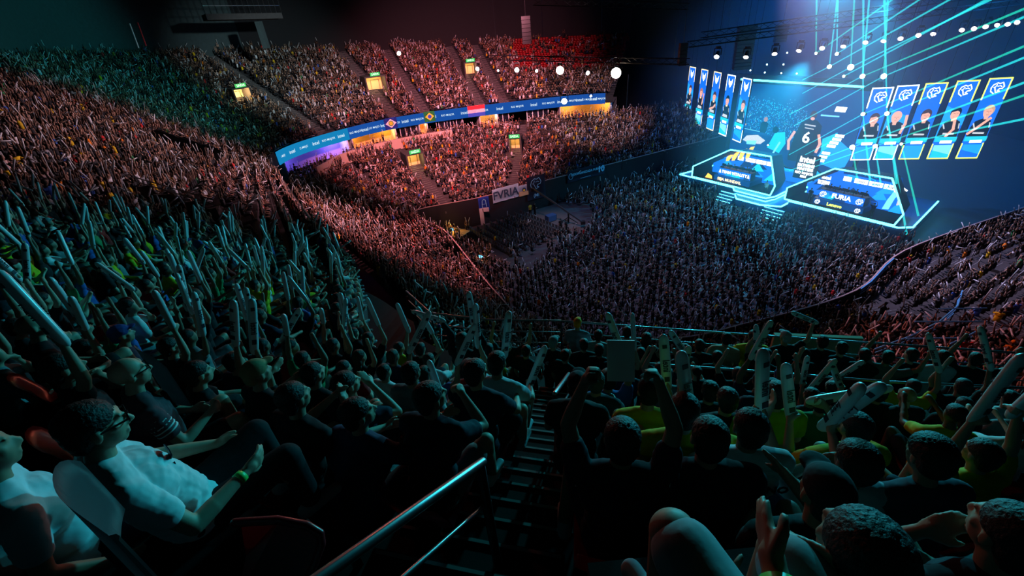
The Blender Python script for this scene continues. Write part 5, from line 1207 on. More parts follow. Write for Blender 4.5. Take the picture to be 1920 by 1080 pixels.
# ---- right block
r, ms, J, Mw = hero(1166, 822, -10, dict(lean=.02, armL='film', armR='film', handL='grip', handR='grip', kneeL=(.24, .36, .52), bw=1.05, ankL=(.30, .30, .06)), (.012, .016, .03), (.03, .03, .035), HB, SKIN[2], 'person with both arms raised holding up a card right of the stair, striped shoulders', .009, shoes=(.4, .4, .42), floor=-2.15)
bm = bmesh.new()
for n in 'LR':
    for k in range(3):
        a = J['sh'+n]; b = J['el'+n]; o = V3((.018*(k-1), -.070, .0)); bar(bm, a.lerp(b, .05)+o, a.lerp(b, .45)+o*.92, .009, .004)
extra(r, 'shoulder_stripes', bm, MT['printed_white'])
c = (J['wrL']+J['wrR'])/2+V3((0, .10, .06)); e = empty('white_card', Mw @ c, R(-10)); bm = bmesh.new(); box(bm, (0, 0, 0), (.13, .012, .20), ryz(0, -.5)); link('card', fin(bm, 'c'), MT['paper'], e); tag(e, 'white card held up over the stair by the person with striped shoulders', 'card')
hero(1328, 820, -8, dict(lean=.05, armL='lap', armR='lap', fat=1.2, bw=1.22, sleeve=.6, hs=1.05), (.012, .02, .03), BLK, HB, SKIN[1], 'broad man in a black t-shirt seen from behind, middle of the foreground', .009, floor=-2.2)
hero(1281, 768, -8, dict(lean=.0, armL='lap', armR='side', bw=1.1, fat=1.08), (.50, .36, .01), NAVY, HB, SKIN[1], 'person in a yellow shirt just left of the broad man in black', .011, floor=-2.7)
hero(1362, 748, -8, dict(lean=.1, armL='lap', armR='lap'), BLK, BLK, HB, SKIN[1], 'dark haired person behind the broad man in black, small head', .012, floor=-3.8)
r, ms, J, Mw = hero(1404, 800, -6, dict(lean=.05, armL='mid', armR='mid', handL='grip', handR='grip', bw=1.1), (.50, .56, .60), NAVY, HB, SKIN[2], 'person in a white lettered jersey drumming two raised thundersticks', .010, (('L', (-.22, -.05, 1), 'tall teal thunderstick crossing the guardrail, left of a pair'), ('R', (-.20, -.05, 1), 'tall teal thunderstick crossing the guardrail, right of a pair')), floor=-2.5)
t = text_mesh('EL CAMINO', .075, .002, .003); bake(t, frame(J['chest']+V3((0, -.137, .06)), (1, 0, 0), (0, 0, 1))); link('back_lettering', t, MT['print'], r)
hero(1330, 732, -10, dict(lean=.1, armL='mid', armR='lap', handL='grip'), BLK, BLK, HB, SKIN[1], 'dark haired person behind the yellow shirt left of centre', .012, (('L', (.05, 0, 1), 'blurry pale green thunderstick left of the small dark head'),), floor=-4.6)
hero(1215, 735, -10, dict(lean=.05, armL='lap', armR='mid', handR='grip', hair='cap'), (.5, .36, .01), BLK, BLK, SKIN[1], 'person in a yellow jersey and dark cap behind the raised white card', .012, (('R', (-.15, 0, 1), 'blurry blue thunderstick right of the raised white card'),))
hero(1454, 738, -6, dict(lean=.05, armL='lap', armR='lap', bw=1.1), (.30, .34, .01), NAVY, HB, SKIN[1], 'person in a lime yellow t-shirt behind the raised thundersticks', .011, floor=-3.6)
r, ms, J, Mw = hero(1602, 800, -4, dict(lean=.1, armL='mid', armR='fwd', handL='grip', handR='grip', bw=1.1), (.55, .38, .01), NAVY, HB, SKIN[1], 'person in a yellow shirt holding one stick up and one across', .010, (('L', (-.3, 0, 1), 'blue thunderstick swinging up left of the big slanted one'), ('R', (.95, -.1, .30), 'big grey thunderstick held across the yellow shirt, nearly level')), floor=-3.0)
hero(1560, 728, -6, dict(lean=.05, armL='mid', armR='mid', handL='grip', handR='grip'), BLK, BLK, HB, SKIN[1], 'dark haired person with a V of raised sticks behind the yellow shirt', .012, (('L', (-.1, 0, 1), 'pale thunderstick of the V, left one'), ('R', (.75, 0, .9), 'pale thunderstick of the V, leaning right')))
hero(1520, 742, -6, dict(lean=.05, armL='lap', armR='mid', handR='grip'), (.05, .05, .06), BLK, HB, SKIN[1], 'dark haired person with one slim raised stick, left of the V of sticks', .012, (('R', (.35, 0, 1), 'slim pale thunderstick leaning right over the guardrail'),))
r, ms, J, Mw = hero(1600, 865, -4, dict(lean=.1, armL='chin', armR='lap', bw=1.05, hair='curly'), (.45, .50, .56), NAVY, HB, SKIN[2], 'curly haired person in a creased white jersey, arm up at the neck', .010, floor=-2.4)
hero(1738, 855, -2, dict(lean=.15, hpitch=-.2, armL='fwd', armR='lap', handL='grip', hair='curly', bw=1.1), (.06, .07, .10), NAVY, (.03, .012, .01), SKIN[1], 'curly haired person in a slate shirt behind two upright thundersticks', .010, (('L', (-.05, -.3, 1), 'upright grey thunderstick with dark lettering, bottom right'), ('L', (.22, -.3, 1), 'upright teal thunderstick beside the lettered one, bottom right')), floor=-2.4)
hero(1838, 850, 4, dict(lean=.05, armL='high', armR='high', handL='grip', handR='grip', bw=1.1, fat=1.1), (.50, .38, .01), NAVY, HB, SKIN[1], 'person in a yellow shirt with both arms raised at the right edge', .010, (('L', (.1, 0, 1), 'teal thunderstick raised at the right edge, left one'), ('R', (.35, 0, 1), 'teal thunderstick raised at the right edge, right one')), floor=-3.1)
hero(1645, 735, -4, dict(lean=.05, armL='mid', armR='lap', handL='grip', handR='grip'), BLK, BLK, HB, SKIN[1], 'dark haired person right of the big slanted thunderstick', .012, (('L', (-.55, 0, 1), 'green tinted thunderstick leaning left, right of the V of sticks'),))
hero(1888, 1000, 0, dict(lean=.15, armL='chin', armR='lap', bw=1.1, fat=1.1), (.02, .03, .04), BLK, (.02, .02, .02), SKIN[1], 'large dark head at the bottom right corner with a teal rim', .009, floor=-1.45)
def pd(px, py, dep): d = ray(px, py); return CAMP+d*(dep/FP)
kL, kR = pd(1262, 1000, 1.14), pd(1468, 1040, 1.10); rz_ = R(14); RM = Matrix.Rotation(rz_, 3, 'Z'); mid = (kL+kR)/2; rt = mid-RM @ V3((0, .44, .52)); loc = lambda w: RM.transposed() @ (w-rt)
l, r_ = loc(kL), loc(kR); Pn = dict(lean=-.30, armL='lap', armR='lap', handL='flat', handR='flat', kneeL=(-l.x, l.y, l.z), kneeR=(r_.x, r_.y, r_.z), ankL=(-l.x-.02, l.y+.02, .1), ankR=(r_.x+.02, r_.y+.02, .1), leg=.9)
J = skeleton(Pn)
Pn['armR'] = 'knee'
for n, t, s in (('L', pd(1396, 990, 1.04), -1),):
    w = loc(t)-J['sh'+n]; 
    if w.length > .53: w = w.normalized()*.53
    e_ = w*.5+V3((s*.07, -.02, -.12)); Pn['arm'+n] = ((s*e_.x, e_.y, e_.z), (s*w.x, w.y, w.z))
r = empty('person', rt, rz_); SEG[0] = 8; ms, J = figure(Pn, .0075); SEG[0] = 0; dress(r, ms, (.02, .02, .025), (.30, .34, .36), HB, SKIN[1]); HERO.append((rt.x, rt.y)); print('HEADPX', proj(*[np.array(q) for q in (rt+RM @ J['head'])]))
tag(r, 'person right beside the camera, with bare bent knees and a green wristband', 'person')
Mw = Matrix.Translation(rt) @ Matrix.Rotation(rz_, 4, 'Z')
bm = bmesh.new(); box(bm, (rt.x+.1, rt.y+.05, rt.z-.5), (1.0, 1.25, 1.0)); struct('floor_camera_platform', bm, MT['step'])
seat(rt, rz_, MT['seat_red'], 'red seat of the person right beside the camera', None)
hero(1608, 1035, -6, dict(lean=.1, armL='lap', armR='lap', hair='short'), BLK, BLK, HB, SKIN[2], 'large dark head at the bottom edge, front of the right block', .008, (), None, floor=-1.05)
band(J, 'L', r, MT['greenvest'], .05, .034)
hero(1545, 925, -8, dict(lean=.1, armL='lap', armR='clap', handR='flat', hair='cap'), BLK, BLK, (.03, .035, .04), SKIN[1], 'person in a dark cap beside the creased white jersey', .011, floor=-1.75)
hero(1700, 742, -4, dict(lean=.1, armL='lap', armR='lap', hair='bald'), BLK, BLK, HB, SKIN[1], 'bald person in black behind the big slanted thunderstick', .012)
# ------------------------------------------------------------------ ordinary spectators: twelve poses shared by copies
VAR = []
def variant(P, arms):
    ms, J = figure(P, .021, False); VAR.append((ms, J, arms, P))
variant(dict(armL='up', armR='up'), 'both arms raised'); variant(dict(armL='high', armR='wide', lean=.0), 'arms thrown up wide'); variant(dict(armL='lap', armR='lap', lean=.15), 'hands in the lap')
variant(dict(armL='clap', armR='clap', hair='cap'), 'hands clapping, wearing a cap'); variant(dict(armL='wide', armR='up', hair='long'), 'arms up and long hair'); variant(dict(armL='chin', armR='lap', lean=.3, hyaw=-.4), 'a hand at the chin')
variant(dict(armL='lap', armR='high', lean=.05, hair='curly'), 'one arm up and curly hair'); variant(dict(armL='fwd', armR='fwd', lean=.1, hair='tail'), 'arms held forward and tied hair'); variant(dict(armL='knee', armR='knee', lean=.4, hyaw=-.3), 'elbows on the knees')
variant(dict(armL='high', armR='high', hair='cap', lean=.0), 'both arms straight up, wearing a cap'); variant(dict(stand=True, armL='up', armR='wide', leg=1.9), 'arms up while standing'); variant(dict(stand=True, armL='down', armR='lap', leg=1.9), 'arms down while standing')
# ------------------------------------------------------------------ seat slots of both stands
def slots(T, u0, u1, sp=.54, occ=.90, kmax=None, key='U'):
    out = []
    for k in range(kmax or T.n):
        uu = np.arange(u0, u1, .01); P = T.pt(uu, np.full_like(uu, k+.62)); Q = T.pt(uu, np.full_like(uu, k+1.62))
        d = np.diff(P[:, :2], axis=0); L = np.concatenate([[0], np.cumsum(np.hypot(d[:, 0], d[:, 1]))])
        s = np.arange(RNG.random()*sp, L[-1], sp)
        ui = np.interp(s, L, uu); X = np.interp(s, L, P[:, 0]); Y = np.interp(s, L, P[:, 1]); Z = np.interp(s, L, P[:, 2])
        qx = np.interp(s, L, Q[:, 0])-X; qy = np.interp(s, L, Q[:, 1])-Y; ln = np.hypot(qx, qy)+1e-6
        lu = np.gradient(L, uu); lui = np.interp(ui, uu, lu)
        ok = RNG.random(len(s)) < occ
        for (au, hw) in AIS[key]: ok &= np.abs(ui-au)*lui > hw+.12
        for (p, sx, dd, hw, dep) in HOLES[key]:
            rx = X-p.x; ry = Y-p.y; a = rx*sx.x+ry*sx.y; b = rx*dd.x+ry*dd.y
            ok &= ~((np.abs(a) < hw) & (b > -.4) & (b < dep))
        out.append(np.stack([X, Y, Z, -qx/ln, -qy/ln, np.full_like(X, k), ui], 1)[ok])
    return np.concatenate(out)
def inframe(S, h=1.1, m=70):
    X, Y, D = proj(S[:, 0], S[:, 1], S[:, 2]+h); return (D > 1.7) & (X > -m) & (X < 1920+m) & (Y > -60) & (Y < 1080+m*1.6), X, Y, D
SU_ = slots(UP, 0, 11.99, key='U'); SL_ = slots(LO, .3, 14, occ=.92, key='L')
ok, X, Y, D = inframe(SU_); SU_ = SU_[ok]; D = D[ok]; X = X[ok]; Y = Y[ok]
hx = np.array(HERO); dm = np.min(np.hypot(SU_[:, 0][:, None]-hx[:, 0], SU_[:, 1][:, None]-hx[:, 1]), axis=1)
keep = (dm > .50) & ~((np.hypot(SU_[:, 0], SU_[:, 1]) < 2.3)); 
# keep the foreground rail and stair free
keep &= D > 3.7
SU_ = SU_[keep]; D = D[keep]; X = X[keep]; Y = Y[keep]
ghost = (X > 960) & (X < 1185) & (Y < 122) & (RNG.random(len(X)) < .80) | (Y < 70) & (X > 640) & (X < 960) & (RNG.random(len(X)) < .5); EMP = SU_[ghost]; SU_ = SU_[~ghost]; D = D[~ghost]; X = X[~ghost]; Y = Y[~ghost]
order = np.argsort(D); SU_ = SU_[order]; D = D[order]; X = X[order]; Y = Y[order]
NI = 300-len(HERO); near = SU_[:NI]; rest = SU_[NI:]
PALN = [('black', BLK, 26), ('dark navy', (.015, .02, .05), 10), ('white', (.60, .62, .64), 9), ('grey', (.18, .19, .2), 8), ('yellow', (.6, .42, .01), 6), ('red', (.5, .02, .02), 4), ('green', (.03, .22, .08), 3), ('blue', (.03, .10, .35), 4)]
PW = np.array([p[2] for p in PALN], float); PW /= PW.sum()
STN = [24]
for i in range(len(near)):
    x, y, z, fx, fy, k, u = near[i]; px, py = X[i], Y[i]
    up_ok = RNG.random()
    vi = int(RNG.choice([0, 1, 2, 3, 4, 5, 6, 7, 8, 9], p=[.17, .12, .10, .10, .09, .07, .11, .06, .06, .12]))
    ms, J, arms, P = VAR[vi]; ci = int(RNG.choice(len(PALN), p=PW)); cn, col, _ = PALN[ci]
    fa = math.atan2(fy, fx); sa = math.atan2(50-y, 32-x); da = (sa-fa+math.pi) % (2*math.pi)-math.pi
    rz = fa+da*.45+RNG.normal()*.12-math.pi/2
    sc = .92+.14*RNG.random()
    root = empty('person', (x, y, z), rz); root.scale = (sc,)*3
    skin = SKIN[int(RNG.choice(5, p=[.27, .27, .2, .16, .10]))]; hairc = [HB, HB, HBR, (.03, .03, .035)][int(RNG.integers(4))]
    if P.get('hair') == 'cap': root['cap'] = 1; hairc = [(.02, .02, .03), (.3, .02, .02), (.35, .36, .38), (.03, .06, .2)][int(RNG.integers(4))]
    dress(root, ms, col, [BLK, NAVY, (.08, .07, .06), (.2, .2, .22)][int(RNG.integers(4))], hairc, skin)
    if 'cap' in root: del root['cap']
    side = 'right of the stair' if (u < 3.0) else ('left of the stair' if u < 4.3 else 'in the left stand')
    zone = 'nearest rows' if D[i] < 5 else 'middle rows' if D[i] < 8 else 'guardrail rows' if (D[i] < 12 and u < 4.3) else 'further rows'
    col_ = ['far left', 'left', 'centre', 'right', 'far right'][min(4, max(0, int(px/384)))]
    where = '%s %s, %s' % (zone, side, col_)
    root['label'] = 'spectator in %s, %s, %s' % (cn, arms, where); root['label'] = ' '.join(root['label'].split()[:16]); root['category'] = 'person'; root['group'] = 'spectators in the near stand'
    Mw = Matrix.Translation((x, y, z)) @ Matrix.Rotation(rz, 4, 'Z') @ Matrix.Scale(sc, 4)
    if D[i] < 9:
        seat((x, y, z), rz, MT['seat_red'], 'red seat of a spectator in %s, %s' % (cn, where), 'red seats of the near stand')
    for n in 'LR':
        a = P.get('arm'+n); 
        if a in ('up', 'high', 'wide') and STN[0] < 300 and RNG.random() < .52:
            STN[0] += 1; s = -1 if n == 'L' else 1
            w = J['wr'+n]; e_ = (w-J['el'+n]).normalized(); dd = (e_+V3((RNG.normal()*.3, RNG.normal()*.25, RNG.normal()*.2))).normalized()
            stick(Mw @ (w+e_*.06-dd*.08), Mw.to_3x3() @ dd, 'white thunderstick of a spectator in %s, %s' % (cn, where), 'thundersticks in the near stand', D[i] < 7)
# ------------------------------------------------------------------ the rest of the crowd: two uncountable masses
class Tpl:
    def __init__(s): s.v = []; s.f = []; s.r = []
    def prism(s, p, q, r1, r2, n, reg, ry=1., cap=.5):
        p = V3(p); q = V3(q); x, y, d = basis(q-p); b = len(s.v)
        for c, r in ((p, r1), (q, r2)):
            for i in range(n):
                t = 2*math.pi*i/n; s.v.append(c+x*math.cos(t)*r*ry+y*math.sin(t)*r) if abs(d.z) > .9 else s.v.append(c+(x*math.cos(t)+y*math.sin(t))*r)
        s.v.append(p-d*r1*cap); s.v.append(q+d*r2*cap)
        for i in range(n):
            j = (i+1) % n; s.f.append((b+i, b+j, b+n+j, b+n+i)); s.f.append((b+2*n, b+j, b+i, -1)); s.f.append((b+2*n+1, b+n+i, b+n+j, -1))
        s.r += [reg]*(2*n+2)
    def ball(s, c, r, n, reg, sz=1.25):
        c = V3(c); b = len(s.v); R_ = [(.75, .62), (0., 1.), (-.72, .68)]
        for h, w in R_:
            for i in range(n): t = 2*math.pi*i/n; s.v.append(c+V3((math.cos(t)*r*w, math.sin(t)*r*w, h*r*sz)))
        s.v.append(c+V3((0, 0, r*sz))); s.v.append(c-V3((0, 0, r*sz)))
        for a in range(2):
            for i in range(n): j = (i+1) % n; s.f.append((b+a*n+i, b+(a+1)*n+i, b+(a+1)*n+j, b+a*n+j))
        for i in range(n): j = (i+1) % n; s.f.append((b+3*n, b+i, b+j, -1)); s.f.append((b+3*n+1, b+2*n+j, b+2*n+i, -1))
        s.r += [reg]*(3*n+2)
def template(P, lod):
    J = skeleton(P); t = Tpl(); n = 7 if lod else 5; m = 5 if lod else 3
    t.prism(J['pel'], J['chest'], .15, .17, n, 1, .75); t.prism(J['chest'], J['neck']-V3((0, 0, .02)), .18, .10, n, 1, .8)
    if lod: t.prism(J['shL'], J['shR'], .075, .075, 5, 1)
    t.prism(J['neck'], J['head'], .055, .05, m, 0)
    t.ball(J['head'], .088, 7 if lod else 5, 0); t.ball(J['head']+V3((0, -.022, .030)), .092, 7 if lod else 5, 3, 1.05)
    for s in 'LR':
        mid = J['sh'+s].lerp(J['el'+s], .5)
        t.prism(J['sh'+s], J['el'+s] if not lod else mid, .058, .050, m, 1 if lod else 0)
        if lod: t.prism(mid, J['el'+s], .044, .040, m, 0)
        e_ = (J['wr'+s]-J['el'+s]).normalized(); t.prism(J['el'+s], J['wr'+s]+e_*.1, .042, .034, m, 0)
        t.prism(J['hip'+s], J['kn'+s], .09, .065, m, 2)
        if lod or P.get('stand'): t.prism(J['kn'+s], J['an'+s], .058, .05, m, 2 if P.get('leg', .7) > 1 else 0)
        if lod: t.prism(J['an'+s]+V3((0, -.05, -.04)), J['an'+s]+V3((0, .14, -.05)), .045, .04, 4, 4)
    return t, J
def stick_tpl(n):
    t = Tpl(); t.prism((0, 0, 0), (0, 0, .56), .038, .036, n, 0); return t
POSES = [(dict(armL='up', armR='up'), 1), (dict(armL='high', armR='wide'), 1), (dict(armL='lap', armR='lap', lean=.15), 0), (dict(armL='clap', armR='clap'), .3), (dict(armL='wide', armR='up'), 1), (dict(armL='lap', armR='high'), 1), (dict(armL='fwd', armR='fwd'), .5), (dict(armL='high', armR='high'), 1),
         (dict(stand=True, armL='up', armR='wide', leg=1.9), 1), (dict(stand=True, armL='down', armR='lap', leg=1.9), 0), (dict(stand=True, armL='high', armR='high', leg=1.9), 1), (dict(stand=True, armL='clap', armR='clap', leg=1.9), .3)]
SH = np.array([(.012, .013, .016), (.02, .02, .03), (.62, .62, .64), (.25, .25, .27), (.70, .45, .01), (.55, .02, .02), (.03, .25, .08), (.03, .10, .4), (.45, .30, .28), (.85, .22, .01)])
SHP = np.array([.64, .12, .10, .04, .035, .03, .01, .025, .015, .014]); SHP /= SHP.sum()
def mass(name, groups, m, label, cat):
    VV, FF, CC = [], [], []; off = 0
    for t, loc, rz, sc, cols, tilt in groups:     # t template; loc (N,3); rz (N,); cols (N,R,3); tilt: optional (N,3,3)
        v = np.array([tuple(p) for p in t.v]); f = np.array(t.f); N = len(loc)
        if N == 0: continue
        if tilt is None:
            c, s = np.cos(rz), np.sin(rz); M3 = np.zeros((N, 3, 3)); M3[:, 0, 0] = c; M3[:, 0, 1] = -s; M3[:, 1, 0] = s; M3[:, 1, 1] = c; M3[:, 2, 2] = 1
        else: M3 = tilt
        w = np.einsum('nij,vj->nvi', M3, v)*sc[:, None, None]+loc[:, None, :]
        VV.append(w.reshape(-1, 3)); ff = np.where(f[None] >= 0, f[None]+(off+np.arange(N)*len(v))[:, None, None], -1).reshape(-1, 4); FF.append(ff)
        if cols is not None: CC.append(cols[:, np.array(t.r)].reshape(-1, 3))
        off += N*len(v)
    V = np.concatenate(VV); F = np.concatenate(FF); me = bpy.data.meshes.new(name)
    tri = F[:, 3] < 0; cnt = np.where(tri, 3, 4); tot = int(cnt.sum()); st = np.concatenate([[0], np.cumsum(cnt)[:-1]])
    flat = F.reshape(-1); flat = flat[flat >= 0]
    me.vertices.add(len(V)); me.vertices.foreach_set('co', V.astype(np.float32).ravel())
    me.loops.add(tot); me.loops.foreach_set('vertex_index', flat.astype(np.int32)); me.polygons.add(len(F)); me.polygons.foreach_set('loop_start', st.astype(np.int32)); me.polygons.foreach_set('loop_total', cnt.astype(np.int32))
    me.polygons.foreach_set('use_smooth', np.ones(len(F), bool)); me.update(calc_edges=True)
    if CC:
        C = np.concatenate(CC); a = me.attributes.new('Col', 'FLOAT_COLOR', 'POINT'); a.data.foreach_set('color', np.concatenate([C, np.ones((len(C), 1))], 1).astype(np.float32).ravel())
    print(name, len(V), len(F)); o = link(name, me, m); tag(o, label, cat, None, 'stuff'); return o
cm = mat('crowd_clothing', (1, 1, 1), .75, spec=.3); nt = cm.node_tree; at_ = nt.nodes.new('ShaderNodeAttribute'); at_.attribute_name = 'Col'; nt.links.new(at_.outputs['Color'], nt.nodes['Principled BSDF'].inputs['Base Color'])
ok, X, Y, D2 = inframe(SL_); SL_ = SL_[ok]
# hidden by the near stand: drop seats whose head lies behind the walkway edge
def hidden(S):
    if not len(S): return np.zeros(0, bool)
    X, Y, D = proj(S[:, 0], S[:, 1], S[:, 2]+1.9); ex = np.array([(p.x, p.y, p.z-.75) for p in WKo]); EX, EY, ED = proj(ex[:, 0], ex[:, 1], ex[:, 2]); o = np.argsort(EX)
    yy = np.interp(X, EX[o], EY[o]); return (Y > yy+14) & (X > EX.min()) & (D > 12)
SL_ = SL_[~hidden(SL_)]
def inpoly(x, y, P):
    r = np.zeros(len(x), bool); n = len(P); j = n-1
    for i in range(n):
        c = ((P[i][1] > y) != (P[j][1] > y)) & (x < (P[j][0]-P[i][0])*(y-P[i][1])/(P[j][1]-P[i][1]+1e-12)+P[i][0]); r ^= c; j = i
    return r
fl = []
for u in np.linspace(.6, 13.5, 80):
    p = V3(LO.pt(u, 0.)); q = V3(LO.pt(u, 1.)); d = p-q; d.z = 0; d.normalize(); p = p+d*(1.0 if u > 4 else .6); fl.append((p.x, p.y))
fl += [tuple(SP(34, 1, 0))[:2], tuple(SP(26.8, -1.2, 0))[:2], tuple(SP(16.4, -1.4, 0))[:2], tuple(SP(15.8, -4.6, 0))[:2], tuple(SP(6.8, -4.2, 0))[:2], tuple(SP(6.6, -1.4, 0))[:2], tuple(SP(-1, -1, 0))[:2], tuple(SP(-2, 6, 0))[:2]]
bare = [tuple(at(x, y, 0))[:2] for x, y in [(900, 415), (1000, 385), (1092, 388), (1116, 414), (1090, 446), (1030, 446), (985, 424), (930, 425)]]
chb = [tuple(at(x, y, 0))[:2] for x, y in [(845, 435), (940, 405), (1040, 446), (1050, 470), (1000, 512), (935, 505)]]
gx, gy = np.meshgrid(np.arange(-20, 62, .62), np.arange(-20, 60, .86)); a_ = math.atan2(SU.y, SU.x)
wx = 15+gx*math.cos(a_)-gy*math.sin(a_)*-1; wx = (gx*SU.x+gy*SN.x+10).ravel(); wy = (gx*SU.y+gy*SN.y+50).ravel()
wx = wx+RNG.normal(0, .07, len(wx)); wy = wy+RNG.normal(0, .10, len(wy))
inn = inpoly(wx, wy, fl) & ~inpoly(wx, wy, bare) & ~(inpoly(wx, wy, chb) & (RNG.random(len(wx)) < .80)) & (RNG.random(len(wx)) < .95)
wx, wy = wx[inn], wy[inn]; FLR = np.stack([wx, wy, np.zeros_like(wx), -SN.x*-1+0*wx, SN.y+0*wx, wx*0, wx*0], 1)
ok, X, Y, _ = inframe(FLR); FLR = FLR[ok]; FLR = FLR[~hidden(FLR)]
# people seen at the suites and on the walkway edge of the lower stand behind
def build(S, standp, updens):
    N = len(S); pose = np.zeros(N, int); st = RNG.random(N) < standp; up = RNG.random(N) < updens
    pose[~st & up] = RNG.choice([0, 1, 4, 5, 7], (~st & up).sum()); pose[~st & ~up] = RNG.choice([2, 3, 6, 2], (~st & ~up).sum())
    pose[st & up] = RNG.choice([8, 10], (st & up).sum()); pose[st & ~up] = RNG.choice([9, 11], (st & ~up).sum())
    return pose
CG, SG = [], []; tot = 0
def skincol(N): return np.array(SKIN)[RNG.choice(5, N, p=[.3, .26, .18, .18, .08])]
for S, sp_, ud, yawmix in ((rest, .10, .46, .45), (SL_, .10, .50, .5), (FLR, .25, .60, 0.)):
    pose = build(S, sp_, ud); N = len(S); tot += N
    fa = np.arctan2(S[:, 4], S[:, 3]); sa = np.arctan2(52-S[:, 1], 36-S[:, 0]); da = (sa-fa+np.pi) % (2*np.pi)-np.pi
    rz = fa+da*yawmix+RNG.normal(0, .22, N)-np.pi/2; sc = RNG.uniform(.9, 1.06, N)
    cols = np.zeros((N, 5, 3)); sk = skincol(N); cols[:, 0] = sk*RNG.uniform(.25, .95, (N, 1)); cols[:, 1] = SH[RNG.choice(len(SH), N, p=SHP)]*RNG.uniform(.8, 1.2, (N, 1)); cols[:, 2] = np.array([BLK, NAVY, (.1, .09, .08), (.25, .25, .27)])[RNG.integers(0, 4, N)]
    if S is FLR: dk = RNG.random(N) < .55; cols[dk, 1] = np.array(BLK); cols[:, 0] *= .8
    cols[:, 3] = np.where(RNG.random((N, 1)) < .86, np.array([HB]), SH[RNG.choice(len(SH), N, p=SHP)]); cols[:, 4] = .3
    _, _, _, DD = inframe(S); lod = DD < 26
    for pi in range(len(POSES)):
        for ld in (False, True):
            q = (pose == pi) & (lod == ld)
            if not q.any(): continue
            t, J = template(POSES[pi][0], ld); CG.append((t, S[q][:, :3], rz[q], sc[q], cols[q], None))
            for s in 'LR':
                if POSES[pi][0].get('arm'+s) in ('up', 'high', 'wide', 'clap', 'fwd'):
                    pr = .40 if DD[q].mean() < 45 else .28
                    g = RNG.random(q.sum()) < pr
                    w = J['wr'+s]; e_ = (w-J['el'+s]).normalized(); w = np.array(w+e_*.06); M = g.sum(); c, s_ = np.cos(rz[q][g]), np.sin(rz[q][g])
                    d = np.array(e_)[None]+RNG.normal(0, .32, (M, 3)); d /= np.linalg.norm(d, axis=1)[:, None]; w = w[None]-d*.08
                    rot = lambda v: np.stack([v[:, 0]*c-v[:, 1]*s_, v[:, 0]*s_+v[:, 1]*c, v[:, 2]], 1)
                    L = rot(w)*sc[q][g][:, None]+S[q][g][:, :3]; Z = rot(d); Xa = np.cross(Z, np.array([.3, .2, .9])); Xa /= np.linalg.norm(Xa, axis=1)[:, None]; Ya = np.cross(Z, Xa)
                    SG.append((stick_tpl(6 if ld else 4), L, None, np.ones(M), None, np.stack([Xa, Ya, Z], 2)))
print('crowd', tot)
mass('crowd', CG, cm, 'dense cheering crowd filling the stands and the floor of the arena', 'crowd')
mass('raised_thundersticks', SG, MT['stick'], 'countless pale thundersticks raised all over the crowd', 'thundersticks')
t = Tpl(); t.prism((-.2, -.05, .43), (.2, -.05, .43), .12, .12, 4, 0); t.prism((-.2, -.2, .65), (.2, -.2, .65), .16, .16, 4, 0)
mass('empty_red_seats', [(t, EMP[:, :3], np.arctan2(EMP[:, 4], EMP[:, 3])-np.pi/2, np.ones(len(EMP)), None, None)], MT['seat_red'], 'rows of empty red seats high in the far upper stand', 'seats')
# more standing figures along the walkway
for i, (px, py, z, v, cn, c) in enumerate([(1058, 668, 16.29, 11, 'black', BLK), (1095, 648, 16.29, 11, 'black', BLK), (1150, 668, 16.29, 11, 'navy', NAVY), (1200, 665, 16.29, 11, 'black', BLK), (1285, 658, 16.29, 11, 'grey', GRY), (1312, 650, 16.29, 11, 'black', BLK), (1345, 672, 16.29, 11, 'black', BLK), (1436, 668, 16.29, 10, 'black', BLK), (1510, 668, 16.29, 11, 'black', BLK), (1580, 655, 16.29, 11, 'navy', NAVY), (1622, 668, 16.29, 11, 'black', BLK), (1665, 672, 16.29, 10, 'grey', GRY), (1712, 668, 16.29, 11, 'black', BLK), (1770, 672, 16.29, 11, 'white', (.4, .42, .45)), (1830, 676, 16.29, 10, 'black', BLK), (985, 660, 16.29, 11, 'black', BLK), (950, 640, 16.29, 10, 'dark', BLK)]):
    ms, J, arms, P = VAR[v]; p = at(px, py, z+J['head'].z); root = empty('person', (p.x, p.y, z), R(-18+(i*37 % 50)-25)); dress(root, ms, c, BLK, HB, SKIN[i % 3]); tag(root, 'standing person in %s on the walkway, %s from the left of those along the guardrail' % (cn, (ORD+['last'])[i]), 'person', 'people standing on the walkway')
e = empty('beige_partition', at(1520, 672, 16.29)); o_ = Vector(e.location); a = at(1440, 668, 16.29)-o_; b = at(1600, 676, 16.29)-o_; bm = bmesh.new(); bar(bm, a+UPV*.3, b+UPV*.3, .08, .6); me = fin(bm, 'p'); link('panel_face', me, mat('beige_panel', (.5, .36, .2), .7), e); tag(e, 'low beige partition behind the people standing beyond the guardrail', 'partition')
